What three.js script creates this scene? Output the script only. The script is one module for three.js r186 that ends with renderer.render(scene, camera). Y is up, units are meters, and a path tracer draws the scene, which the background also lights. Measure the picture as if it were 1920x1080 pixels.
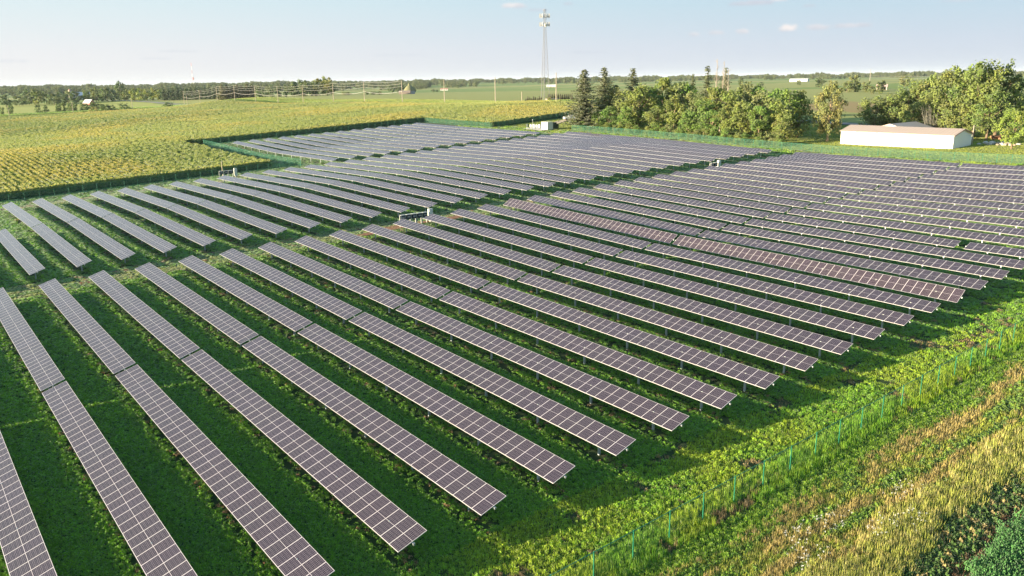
import * as THREE from 'three';
import { mergeGeometries } from 'three/addons/utils/BufferGeometryUtils.js';

// ------------------------------------------------------------------ camera, sky, sun, exposure
// World used below: x = across the panel rows, y = along the rows (away), z = height; V() turns it to three's y-up axes.
const V = (x, y, z) => new THREE.Vector3(x, z, -y);
const scene = new THREE.Scene();
const EXPOSURE = 3.7;
const EYE = 21.148, PITCH = 0.256751, YAW = 0.666672, ROLL = -0.014978;
const camera = new THREE.PerspectiveCamera(39.88, 1920 / 1080, 0.5, 60000);
{
  const sy = Math.sin(YAW), cy = Math.cos(YAW), sp = Math.sin(PITCH), cp = Math.cos(PITCH);
  const fw = V(sy * cp, cy * cp, -sp), rt = V(cy, -sy, 0), up = new THREE.Vector3().crossVectors(rt, fw);
  const r2 = rt.clone().multiplyScalar(Math.cos(ROLL)).addScaledVector(up, Math.sin(ROLL));
  const u2 = up.clone().multiplyScalar(Math.cos(ROLL)).addScaledVector(rt, -Math.sin(ROLL));
  camera.position.copy(V(0, 0, EYE));
  camera.quaternion.setFromRotationMatrix(new THREE.Matrix4().makeBasis(r2, u2, fw.clone().negate()));
}
const renderer = new THREE.WebGLRenderer({ antialias: true });
renderer.toneMapping = THREE.LinearToneMapping;
renderer.toneMappingExposure = EXPOSURE;
renderer.shadowMap.enabled = true;

const SUN_AZ = Math.PI - 20 * Math.PI / 180, SUN_EL = 9.0 * Math.PI / 180;   // measured from +x; low evening sun in the west
const sunDir = V(Math.cos(SUN_AZ) * Math.cos(SUN_EL), Math.sin(SUN_AZ) * Math.cos(SUN_EL), Math.sin(SUN_EL));
const sun = new THREE.DirectionalLight(new THREE.Color().setRGB(1, 0.83, 0.56), 5);
sun.name = 'sun';
sun.position.copy(V(100, 130, 0)).addScaledVector(sunDir, 900);
sun.target.position.copy(V(100, 130, 0));
sun.castShadow = true;
sun.shadow.mapSize.set(4096, 4096);
Object.assign(sun.shadow.camera, { left: -300, right: 300, top: 120, bottom: -120, near: 10, far: 2000 });
scene.add(sun, sun.target);

// ---- small helpers
let seed = 7;
const rnd = () => { seed = (seed + 0x6D2B79F5) | 0; let t = Math.imul(seed ^ (seed >>> 15), 1 | seed); t = (t + Math.imul(t ^ (t >>> 7), 61 | t)) ^ t; return ((t ^ (t >>> 14)) >>> 0) / 4294967296; };
const reseed = (s) => { seed = s | 0; };
const rr = (a, b) => a + (b - a) * rnd();
const clamp = (v, a, b) => Math.min(b, Math.max(a, v));
const lerp = (a, b, t) => a + (b - a) * t;
const smooth = (a, b, v) => { const t = clamp((v - a) / (b - a), 0, 1); return t * t * (3 - 2 * t); };
const hash2 = (i, j) => { let h = Math.imul(i, 374761393) + Math.imul(j, 668265263); h = Math.imul(h ^ (h >>> 13), 1274126177); return ((h ^ (h >>> 16)) >>> 0) / 4294967296; };
const noise = (x, y) => { const i = Math.floor(x), j = Math.floor(y), f = x - i, g = y - j, u = f * f * (3 - 2 * f), v = g * g * (3 - 2 * g); return lerp(lerp(hash2(i, j), hash2(i + 1, j), u), lerp(hash2(i, j + 1), hash2(i + 1, j + 1), u), v); };
const fbm = (x, y, o = 4) => { let s = 0, a = 0.5, n = 0; for (let k = 0; k < o; k++) { s += a * noise(x, y); n += a; a *= 0.5; x = x * 2.03 + 17.1; y = y * 2.03 + 5.7; } return s / n; };
const col = (r, g, b) => new THREE.Color().setRGB(r, g, b);
const s2l = (c) => { c /= 255; return c <= 0.04045 ? c / 12.92 : ((c + 0.055) / 1.055) ** 2.4; };

// ---- the sky: pale, hazy evening air, a few small fair-weather clouds
{
  const W = 4096, H = 2048, data = new Float32Array(W * H * 4);
  const L = (r, g, b) => [s2l(r) / EXPOSURE, s2l(g) / EXPOSURE, s2l(b) / EXPOSURE];
  // elevation stops (degrees): towards the sun side and away from it
  const near = [[-90, L(238, 236, 234)], [0, L(243, 240, 239)], [2, L(240, 241, 242)], [5.5, L(222, 240, 244)], [12, L(204, 232, 243)], [25, L(176, 213, 236)], [50, L(128, 180, 220)], [90, L(110, 162, 210)]];
  const away = [[-90, L(206, 214, 226)], [0, L(212, 219, 231)], [2, L(207, 219, 233)], [5.5, L(188, 219, 234)], [12, L(180, 215, 235)], [25, L(158, 202, 230)], [50, L(122, 174, 216)], [90, L(110, 162, 210)]];
  const pick = (st, e, c) => { let k = 0; while (k < st.length - 2 && e > st[k + 1][0]) k++; const t = clamp((e - st[k][0]) / (st[k + 1][0] - st[k][0]), 0, 1); return lerp(st[k][1][c], st[k + 1][1][c], t); };
  const rowN = new Float32Array(H * 3), rowA = new Float32Array(H * 3);
  for (let j = 0; j < H; j++) { const e = ((j + 0.5) / H - 0.5) * 180; for (let c = 0; c < 3; c++) { rowN[j * 3 + c] = pick(near, e, c); rowA[j * 3 + c] = pick(away, e, c); } }
  for (let j = 0; j < H; j++) {
    const up = ((j + 0.5) / H - 0.5) * Math.PI, cu = Math.cos(up), y = Math.sin(up);
    for (let i = 0; i < W; i++) {
      const a = ((i + 0.5) / W - 0.5) * 2 * Math.PI, x = Math.cos(a) * cu, z = Math.sin(a) * cu;
      const g = x * sunDir.x + y * sunDir.y + z * sunDir.z;
      const t = smooth(-0.85, 0.45, g), glow = Math.exp((g - 1) * 9) * 0.55, k = (j * W + i) * 4;
      for (let c = 0; c < 3; c++) data[k + c] = lerp(rowA[j * 3 + c], rowN[j * 3 + c], t) + glow * [1, 0.85, 0.62][c] * Math.max(0, 1 - Math.abs(y) * 1.2) ;
      data[k + 3] = 1;
    }
  }
  // clouds: [azimuth from +y clockwise, elevation, half width, half height (degrees), density, whiteness]
  const clouds = [[38.5, 4.83, 1.0, 0.22, 0.9, 0.8], [40.2, 4.55, 0.9, 0.12, 0.5, 0.2], [42.3, 4.9, 0.35, 0.16, 0.5, 0.2], [54.5, 4.6, 1.7, 0.2, 0.8, 0.25], [56.1, 4.75, 0.6, 0.18, 0.7, 0.8], [58.0, 4.3, 0.5, 0.1, 0.5, 0.2],
    [56.8, 2.95, 0.62, 0.3, 1, 1], [58.6, 2.95, 0.8, 0.22, 0.8, 0.6], [60.6, 3.0, 1.2, 0.16, 0.8, 0.5], [54.0, 2.85, 0.55, 0.2, 0.8, 0.8], [52.3, 2.8, 0.6, 0.17, 0.7, 0.6], [50.9, 2.75, 0.45, 0.15, 0.7, 0.7],
    [66.5, 4.2, 1.1, 0.12, 0.4, 0.4], [71.0, 4.7, 2.0, 0.16, 0.5, 0.5], [64.0, 4.9, 0.9, 0.14, 0.4, 0.3], [16.5, 2.05, 1.5, 0.1, 0.35, 0.1], [15.2, 1.6, 1.2, 0.1, 0.3, 0.1], [30.5, 1.75, 2.4, 0.09, 0.2, 0.1], [43.5, 1.75, 1.6, 0.1, 0.3, 0.1], [6.5, 1.5, 2.0, 0.12, 0.25, 0.1],
    [85, 6, 2.5, 0.5, 0.7, 0.7], [97, 8, 3, 0.6, 0.7, 0.7], [112, 5, 2, 0.4, 0.7, 0.6], [130, 9, 3, 0.7, 0.7, 0.7], [150, 6, 2.4, 0.5, 0.6, 0.6], [-20, 6, 3, 0.4, 0.4, 0.4], [-60, 9, 3, 0.5, 0.5, 0.6], [200, 7, 3, 0.6, 0.6, 0.6]];
  const white = L(254, 247, 243), grey = L(196, 203, 219);
  for (const [az, el, hw, hh, dens, wh] of clouds) {
    const a = az * Math.PI / 180, d = V(Math.sin(a), Math.cos(a), 0), u0 = (Math.atan2(d.z, d.x) / (2 * Math.PI) + 0.5) * W, v0 = (el / 180 + 0.5) * H, pw = hw / 360 * W * 1.6, ph = hh / 180 * H * 2.4;
    for (let j = Math.floor(v0 - ph); j <= v0 + ph; j++) for (let i = Math.floor(u0 - pw); i <= u0 + pw; i++) {
      const dx = (i + 0.5 - u0) / (hw / 360 * W), dy = (j + 0.5 - v0) / (hh / 180 * H), n = fbm(i * 0.19 + az * 7, j * 0.33 + el * 31, 4);
      const base = dy < -0.25 ? (dy + 0.25) * 2.6 : dy * (1.15 - 0.55 * n), r = Math.sqrt(dx * dx + base * base) + (n - 0.5) * 1.2;
      const al = dens * smooth(1.05, 0.45, r); if (al <= 0) continue;
      const lit = clamp(wh * (0.75 + dy * 0.5 + (n - 0.5) * 1.2), 0, 1), k = (((j + H) % H) * W + ((i + W) % W)) * 4;
      for (let c = 0; c < 3; c++) data[k + c] = lerp(data[k + c], lerp(grey[c], white[c], lit), al);
    }
  }
  const sky = new THREE.DataTexture(data, W, H, THREE.RGBAFormat, THREE.FloatType);
  sky.mapping = THREE.EquirectangularReflectionMapping; sky.magFilter = THREE.LinearFilter; sky.minFilter = THREE.LinearFilter; sky.colorSpace = THREE.LinearSRGBColorSpace; sky.needsUpdate = true;
  scene.background = sky; scene.environment = sky;
}
scene.fog = new THREE.FogExp2(new THREE.Color(0.72, 0.83, 0.97), 0.00003);

// ---- registering things
const counts = {};
const numbered = (n) => { const k = counts[n] = (counts[n] ?? -1) + 1; return k ? n + '_' + String(k).padStart(3, '0') : n; };
const shade = (o) => { o.traverse((c) => { if (c.isMesh) { c.castShadow = true; c.receiveShadow = true; } }); return o; };
function tag(o, name, label, category, group, kind) {
  o.name = numbered(name);
  if (kind === 'structure') o.userData = { kind, label }; else { o.userData = { label, category }; if (group) o.userData.group = group; if (kind) o.userData.kind = kind; }
  scene.add(shade(o)); return o;
}
function part(parent, name, geometry, material, label) { const m = new THREE.Mesh(geometry, material); m.name = name; if (label) m.userData.label = label; parent.add(m); return m; }
const mat = (c, rough = 0.85, extra = {}) => new THREE.MeshStandardMaterial({ color: c, roughness: rough, ...extra });
function box(w, h, d, x = 0, y = 0, z = 0) { const g = new THREE.BoxGeometry(w, h, d); g.translate(x, y, z); return g; }
function rod(a, b, r0, r1 = r0, seg = 6) {   // tapered bar between two three-space points
  const d = new THREE.Vector3().subVectors(b, a), g = new THREE.CylinderGeometry(r1, r0, d.length(), seg, 1);
  g.translate(0, d.length() / 2, 0); g.applyQuaternion(new THREE.Quaternion().setFromUnitVectors(new THREE.Vector3(0, 1, 0), d.clone().normalize())); g.translate(a.x, a.y, a.z); return g;
}
const merge = (l) => mergeGeometries(l.map((g) => { const h = g.index ? g.toNonIndexed() : g; return h; }), false);

// ------------------------------------------------------------------ terrain: gently rolling farmland
const CTL = [0,-10,-6.42, 22,-10,-5.90, 48,-10,-5.17, 74,-10,-4.20, 100,-10,-2.94, 126,-10,-1.48, 152,-10,0.07, 178,-10,1.56, 197,-10,2.50, 0,15,-5.94, 22,15,-5.47, 48,15,-4.88, 74,15,-4.05, 100,15,-2.92, 126,15,-1.53, 152,15,0.05, 178,15,1.65, 197,15,2.72, 0,38,-5.57, 22,38,-5.14, 48,38,-4.63, 74,38,-3.93, 100,38,-2.95, 126,38,-1.69, 152,38,-0.23, 178,38,1.36, 197,38,2.49, 0,60,-5.29, 22,60,-4.85, 48,60,-4.37, 74,60,-3.71, 100,60,-2.82, 126,60,-1.74, 152,60,-0.50, 178,60,0.91, 197,60,2.01, 0,85,-5.01, 22,85,-4.50, 48,85,-3.93, 74,85,-3.19, 100,85,-2.30, 126,85,-1.39, 152,85,-0.48, 178,85,0.57, 197,85,1.49, 0,110,-4.75, 22,110,-4.10, 48,110,-3.34, 74,110,-2.43, 100,110,-1.45, 126,110,-0.62, 152,110,0.01, 178,110,0.69, 197,110,1.37, 0,135,-4.60, 22,135,-3.78, 48,135,-2.83, 74,135,-1.76, 100,135,-0.67, 126,135,0.20, 152,135,0.75, 178,135,1.24, 197,135,1.75, 0,160,-4.68, 22,160,-3.76, 48,160,-2.69, 74,160,-1.56, 100,160,-0.40, 126,160,0.59, 152,160,1.30, 178,160,1.90, 197,160,2.40, 0,185,-5.01, 22,185,-4.06, 48,185,-2.98, 74,185,-1.89, 100,185,-0.73, 126,185,0.40, 152,185,1.42, 178,185,2.33, 197,185,2.99, 0,210,-5.35, 48,210,-3.38, 74,210,-2.36, 100,210,-1.25, 126,210,-0.03, 152,210,1.25, 178,210,2.49, 197,210,3.33, 0,235,-5.40, 48,235,-3.46, 74,235,-2.47, 100,235,-1.41, 126,235,-0.20, 152,235,1.17, 178,235,2.56, 197,235,3.51, 0,260,-5.04, 48,260,-3.02, 74,260,-2.01, 100,260,-0.99, 126,260,0.14, 152,260,1.42, 178,260,2.75, 197,260,3.68, 0,285,-4.37, 48,285,-2.23, 74,285,-1.16, 100,285,-0.16, 126,285,0.86, 152,285,1.95, 178,285,3.10, 197,285,3.92, -40,30,-6.60, -40,130,-6.00, 215,121,2.10, 215,91,2.40, 235,110,2.60, 240,60,3.00, 240,20,3.20, 195,15,3.00, 235,160,3.20, 245,200,4.60, 270,305.2,9.00, 270,355.3,7.36, 270,453.9,6.37, 270,552.1,5.32, 270,655.3,3.41, 270,805,3.89, 254.5,850,-1.47, 202.3,850,-2.86, 150.2,850,-4.73, 98.57,850,-5.85, 339,394,6.20, 328,372,6.40, 30,420,-5.00, 60,600,-6.00, -60,320,-6.00, -120,600,-8.00, 0,850,-7.00, 150,420,1.20, 220,420,5.30, 150,600,-0.50, 761.5,479.7,8.35, 2114,1334,7.91, 1349,655.3,11.02, 807.6,1019,4.06, 1615,2037,2.59, 457.2,832.8,6.40, 298.7,1111,1.82, 157.4,1139,-2.30, 1220,448.2,10.75, 604.8,523.6,7.67, 1360,1179,6.47, 404.9,3577,10.00, 787.3,6956,12.00, 830.7,3503,10.00, 1615,6811,12.00, 1295,3359,10.00, 2519,6531,12.00, 1775,3132,10.00, 3452,6089,12.00, 2237,2821,10.00, 4349,5485,12.00, 2645,2442,10.00, 5143,4749,12.00, 2975,2027,10.00, 5785,3941,12.00, 3221,1607,10.00, 6264,3125,12.00, 3391,1209,10.00, 6593,2351,12.00, 247.4,2186,0.00, 507.7,2141,0.00, 791.7,2053,0.00, 1061,1927,0.00, 0,-300,-9.00, -400,0,-10.00, 300,-200,0.00, -400,500,-10.00, -2000,0,-10.00, 0,-3000,-8.00, 2500,-1500,5.00, -3000,3000,0.00, 600,0,6.00, 500,150,6.00];
const groundAt = (() => {
  const n = CTL.length / 3, warp = (x, y) => { const X = x - 90, Y = y - 140, r = Math.hypot(X, Y) + 1e-9, s = 2 * Math.asinh(r / 200) / r; return [X * s, Y * s]; };
  const phi = (r2) => r2 > 1e-12 ? 0.5 * r2 * Math.log(r2) : 0, wx = [], wy = [], N = n + 3;
  for (let i = 0; i < n; i++) { const [a, b] = warp(CTL[i * 3], CTL[i * 3 + 1]); wx.push(a); wy.push(b); }
  const M = [];
  for (let i = 0; i < n; i++) { const row = new Float64Array(N + 1); for (let j = 0; j < n; j++) row[j] = phi((wx[i] - wx[j]) ** 2 + (wy[i] - wy[j]) ** 2) + (i === j ? 0.004 : 0); row[n] = 1; row[n + 1] = wx[i]; row[n + 2] = wy[i]; row[N] = CTL[i * 3 + 2]; M.push(row); }
  for (let k = 0; k < 3; k++) { const row = new Float64Array(N + 1); for (let j = 0; j < n; j++) row[j] = [1, wx[j], wy[j]][k]; M.push(row); }
  for (let c = 0; c < N; c++) {
    let p = c; for (let r = c + 1; r < N; r++) if (Math.abs(M[r][c]) > Math.abs(M[p][c])) p = r;
    [M[c], M[p]] = [M[p], M[c]];
    for (let r = c + 1; r < N; r++) { const f = M[r][c] / M[c][c]; if (f) for (let k = c; k <= N; k++) M[r][k] -= f * M[c][k]; }
  }
  const w = new Float64Array(N);
  for (let r = N - 1; r >= 0; r--) { let s = M[r][N]; for (let k = r + 1; k < N; k++) s -= M[r][k] * w[k]; w[r] = s / M[r][r]; }
  return (x, y) => { const [a, b] = warp(x, y); let s = w[n] + w[n + 1] * a + w[n + 2] * b; for (let i = 0; i < n; i++) s += w[i] * phi((a - wx[i]) ** 2 + (b - wy[i]) ** 2); return s; };
})();
// cached height grid for the many plants
const G = (() => {
  const X0 = -60, Y0 = -20, S = 4, NX = 100, NY = 240, t = new Float32Array(NX * NY);
  for (let j = 0; j < NY; j++) for (let i = 0; i < NX; i++) t[j * NX + i] = groundAt(X0 + i * S, Y0 + j * S);
  return (x, y) => { const u = (x - X0) / S, v = (y - Y0) / S, i = Math.floor(u), j = Math.floor(v); if (i < 0 || j < 0 || i >= NX - 1 || j >= NY - 1) return groundAt(x, y); const f = u - i, g = v - j, k = j * NX + i; return lerp(lerp(t[k], t[k + 1], f), lerp(t[k + NX], t[k + NX + 1], f), g); };
})();
// layout of the place (metres)
const ROW0 = 19.758, PITCH_ROW = 5.6836, rowX = (k) => ROW0 + k * PITCH_ROW, AXIS_H = 1.55, TILT = 0.3115;
const FENCE_S = 26.75, FENCE_E = 195, ROAD_X = 272, CORN_Y = 219;
const LANE = (x) => 546 - 1.29 * (x - 57);   // a grassed waterway crossing the corn
const inCorn = (x, y) => x < ROAD_X - 7 && y < 846 && ((x < 87 && y > CORN_Y) || (x >= 87 && x < 189.5 && y > 302) || (x >= 189.5 && y > 253));

// ---- ground: one sheet to the horizon, its cells growing with distance
{
  const az = []; for (let a = -30; a < 105; a += 0.5) az.push(a); for (let a = 105; a <= 330; a += 5) az.push(a);
  const R = [0.5, 4, 9]; while (R[R.length - 1] < 9500) R.push(R[R.length - 1] * 1.026 + 0.15); R.push(12000, 17000, 30000);
  const pos = [], uv = [], cl = [], idx = [], na = az.length, nr = R.length;
  const c = [0, 0, 0], put = (r, g, b) => { c[0] = r; c[1] = g; c[2] = b; };
  for (let i = 0; i < na; i++) for (let j = 0; j < nr; j++) {
    const a = az[i] * Math.PI / 180, x = R[j] * Math.sin(a), y = R[j] * Math.cos(a);
    pos.push(x, lerp(groundAt(x, y), 10, smooth(6000, 9000, R[j])), -y); uv.push(x / 24, y / 24);
    const n = fbm(x / 60, y / 60, 3);
    if (inCorn(x, y)) put(0.05, 0.06, 0.02);
    else if (y < FENCE_S) put(0.06, 0.07, 0.02);
    else if (x < FENCE_E + 3 && y < 300) put(0.03, 0.055, 0.01);
    else if (x < ROAD_X - 2 && y < 262 && R[j] < 420) put(0.12 + 0.04 * n, 0.17 + 0.03 * n, 0.022);
    else {   // patchwork of fields: beans, hay, stubble
      const u = (x - 278) / 430, v = (y + 60) / 300, fi = Math.floor(u), fj = Math.floor(v + 0.3 * hash2(fi, 77)), h = hash2(fi * 3 + 11, fj * 5 + 3);
      if (x > 330 && x < 420 && y > 165 && y < 235) put(0.36, 0.22, 0.075);
      else if (y > 846 && x < 268 && R[j] < 1300) put(0.34 + 0.06 * n, 0.33 + 0.05 * n, 0.06);
      else if (h < 0.5) put(0.14 + 0.04 * n, 0.215 + 0.03 * n, 0.018); else if (h < 0.78) put(0.21, 0.26, 0.03); else put(0.32, 0.3, 0.07);
      if (Math.abs((u % 1)) < 0.02 && R[j] < 2500) put(0.1, 0.16, 0.04);
    }
    cl.push(...c);
  }
  for (let i = 0; i < na; i++) for (let j = 0; j < nr - 1; j++) { const a = i * nr + j, b = ((i + 1) % na) * nr + j; idx.push(a, a + 1, b, b, a + 1, b + 1); }
  const g = new THREE.BufferGeometry();
  g.setAttribute('position', new THREE.Float32BufferAttribute(pos, 3)); g.setAttribute('uv', new THREE.Float32BufferAttribute(uv, 2)); g.setAttribute('color', new THREE.Float32BufferAttribute(cl, 3));
  g.setIndex(idx); g.computeVertexNormals();
  const S = 512, d = new Uint8Array(S * S * 4);
  for (let j = 0; j < S; j++) for (let i = 0; i < S; i++) {
    const per = (f, o) => { let s = 0, am = 0.5, F = f, nn = 0; for (let k = 0; k < o; k++) { const w = (p, q) => hash2(((p % F) + F) % F + 100 * k, ((q % F) + F) % F + 31 * k), X = i / S * F, Y = j / S * F, a0 = Math.floor(X), b0 = Math.floor(Y), u = X - a0, v = Y - b0, U = u * u * (3 - 2 * u), W2 = v * v * (3 - 2 * v); s += am * lerp(lerp(w(a0, b0), w(a0 + 1, b0), U), lerp(w(a0, b0 + 1), w(a0 + 1, b0 + 1), U), W2); nn += am; am *= 0.62; F *= 2; } return s / nn; };
    const n = per(8, 6), m = hash2(i, j), k = (j * S + i) * 4, dry = smooth(0.5, 0.72, n), v = 0.86 + 0.14 * m;
    d[k] = 255 * clamp(v * lerp(0.92, 1.0, dry), 0, 1); d[k + 1] = 255 * v * lerp(1.0, 0.95, dry); d[k + 2] = 255 * v * lerp(0.92, 0.95, dry); d[k + 3] = 255;
  }
  const t = new THREE.DataTexture(d, S, S); t.wrapS = t.wrapT = THREE.RepeatWrapping; t.magFilter = THREE.LinearFilter; t.minFilter = THREE.LinearFilter; t.colorSpace = THREE.SRGBColorSpace; t.needsUpdate = true;
  tag(new THREE.Mesh(g, new THREE.MeshStandardMaterial({ vertexColors: true, map: t, roughness: 1 })), 'ground', 'rolling farmland running to the horizon', null, null, 'structure');
}

// ---- plants as many small real leaves
function leafGeo(list) {   // list of [points(>=3 as fan) , color]
  const pos = [], cl = [], idx = []; let n = 0;
  for (const [pts, c] of list) { for (const p of pts) { pos.push(p[0], p[1], p[2]); cl.push(c[0], c[1], c[2]); } for (let k = 1; k < pts.length - 1; k++) idx.push(n, n + k, n + k + 1); n += pts.length; }
  const g = new THREE.BufferGeometry(); g.setAttribute('position', new THREE.Float32BufferAttribute(pos, 3)); g.setAttribute('color', new THREE.Float32BufferAttribute(cl, 3)); g.setIndex(idx); g.computeVertexNormals(); return g;
}
const unit = () => { const z = rr(-1, 1), a = rr(0, 6.2832), s = Math.sqrt(1 - z * z); return new THREE.Vector3(s * Math.cos(a), z, s * Math.sin(a)); };
function leafQuad(p, n, size, wide = 0.62) {   // a small rhombic leaf, folded a little along its midrib
  const a = new THREE.Vector3().crossVectors(n, unit()).normalize(), b = new THREE.Vector3().crossVectors(n, a).normalize();
  const q = (u, v, w) => [p.x + a.x * u + b.x * v + n.x * w, p.y + a.y * u + b.y * v + n.y * w, p.z + a.z * u + b.z * v + n.z * w];
  return [q(-size, 0, 0), q(-size * 0.1, size * wide, size * 0.14), q(size, 0, -size * 0.1), q(-size * 0.1, -size * wide, size * 0.14)];
}
function cloverTuft(nLeaf, nBlade) {
  const L = [];
  for (let k = 0; k < nLeaf; k++) { const r = Math.sqrt(rnd()), a = rr(0, 6.2832), p = new THREE.Vector3(r * Math.cos(a), rr(0.25, 1) * (1.1 - 0.5 * r * r), r * Math.sin(a)), n = new THREE.Vector3(rr(-1, 1), rr(0.5, 1.4), rr(-1, 1)).normalize(), v = rr(0.7, 1.25); L.push([leafQuad(p, n, rr(0.26, 0.42), 0.8), [v, v, v]]); }
  for (let k = 0; k < nBlade; k++) { const a = rr(0, 6.2832), r = rr(0, 0.8), b = rr(0, 6.2832), x = r * Math.cos(a), z = r * Math.sin(a), w = 0.09, h = rr(0.9, 1.8), v = rr(0.9, 1.4); L.push([[[x - w * Math.cos(b), 0, z - w * Math.sin(b)], [x + w * Math.cos(b), 0, z + w * Math.sin(b)], [x + rr(-0.5, 0.5), h, z + rr(-0.5, 0.5)]], [v, v, v * 0.8]]); }
  return leafGeo(L);
}
function bladeTuft(n, lean) {
  const L = [];
  for (let k = 0; k < n; k++) { const a = rr(0, 6.2832), r = Math.sqrt(rnd()), b = rr(0, 6.2832), x = r * Math.cos(a), z = r * Math.sin(a), w = rr(0.08, 0.15), h = rr(0.55, 1.1), v = rr(0.7, 1.3), dx = rr(-lean, lean) + lean * 0.5, dz = rr(-lean, lean); L.push([[[x - w * Math.cos(b), -0.1, z - w * Math.sin(b)], [x + w * Math.cos(b), -0.1, z + w * Math.sin(b)], [x + dx * 0.5 + w * 0.5 * Math.cos(b), h * 0.65, z + dz * 0.5 + w * 0.5 * Math.sin(b)], [x + dx, h, z + dz], [x + dx * 0.5 - w * 0.5 * Math.cos(b), h * 0.65, z + dz * 0.5 - w * 0.5 * Math.sin(b)]], [v, v, v]]); }
  return leafGeo(L);
}
// a thin leaf passes about as much light as it throws back: colour = reflected + transmitted share
const leafMat = (extra = {}) => new THREE.MeshPhysicalMaterial({ color: col(1.7, 1.7, 1.7), vertexColors: true, roughness: 1, transmission: 0.45, thickness: 0, side: THREE.DoubleSide, ...extra });
function scatter(geo, material, list, name, label, category) {   // list: [x, y, z, sx, sh, turn, r, g, b]
  const m = new THREE.InstancedMesh(geo, material, list.length), M = new THREE.Matrix4(), q = new THREE.Quaternion(), up = new THREE.Vector3(0, 1, 0), s = new THREE.Vector3(), c = new THREE.Color();
  list.forEach((e, i) => { M.compose(V(e[0], e[1], e[2]), q.setFromAxisAngle(up, e[5]), s.set(e[3], e[4], e[3])); m.setMatrixAt(i, M); m.setColorAt(i, c.setRGB(e[6], e[7], e[8])); });
  return tag(m, name, label, category, null, 'stuff');
}

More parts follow.
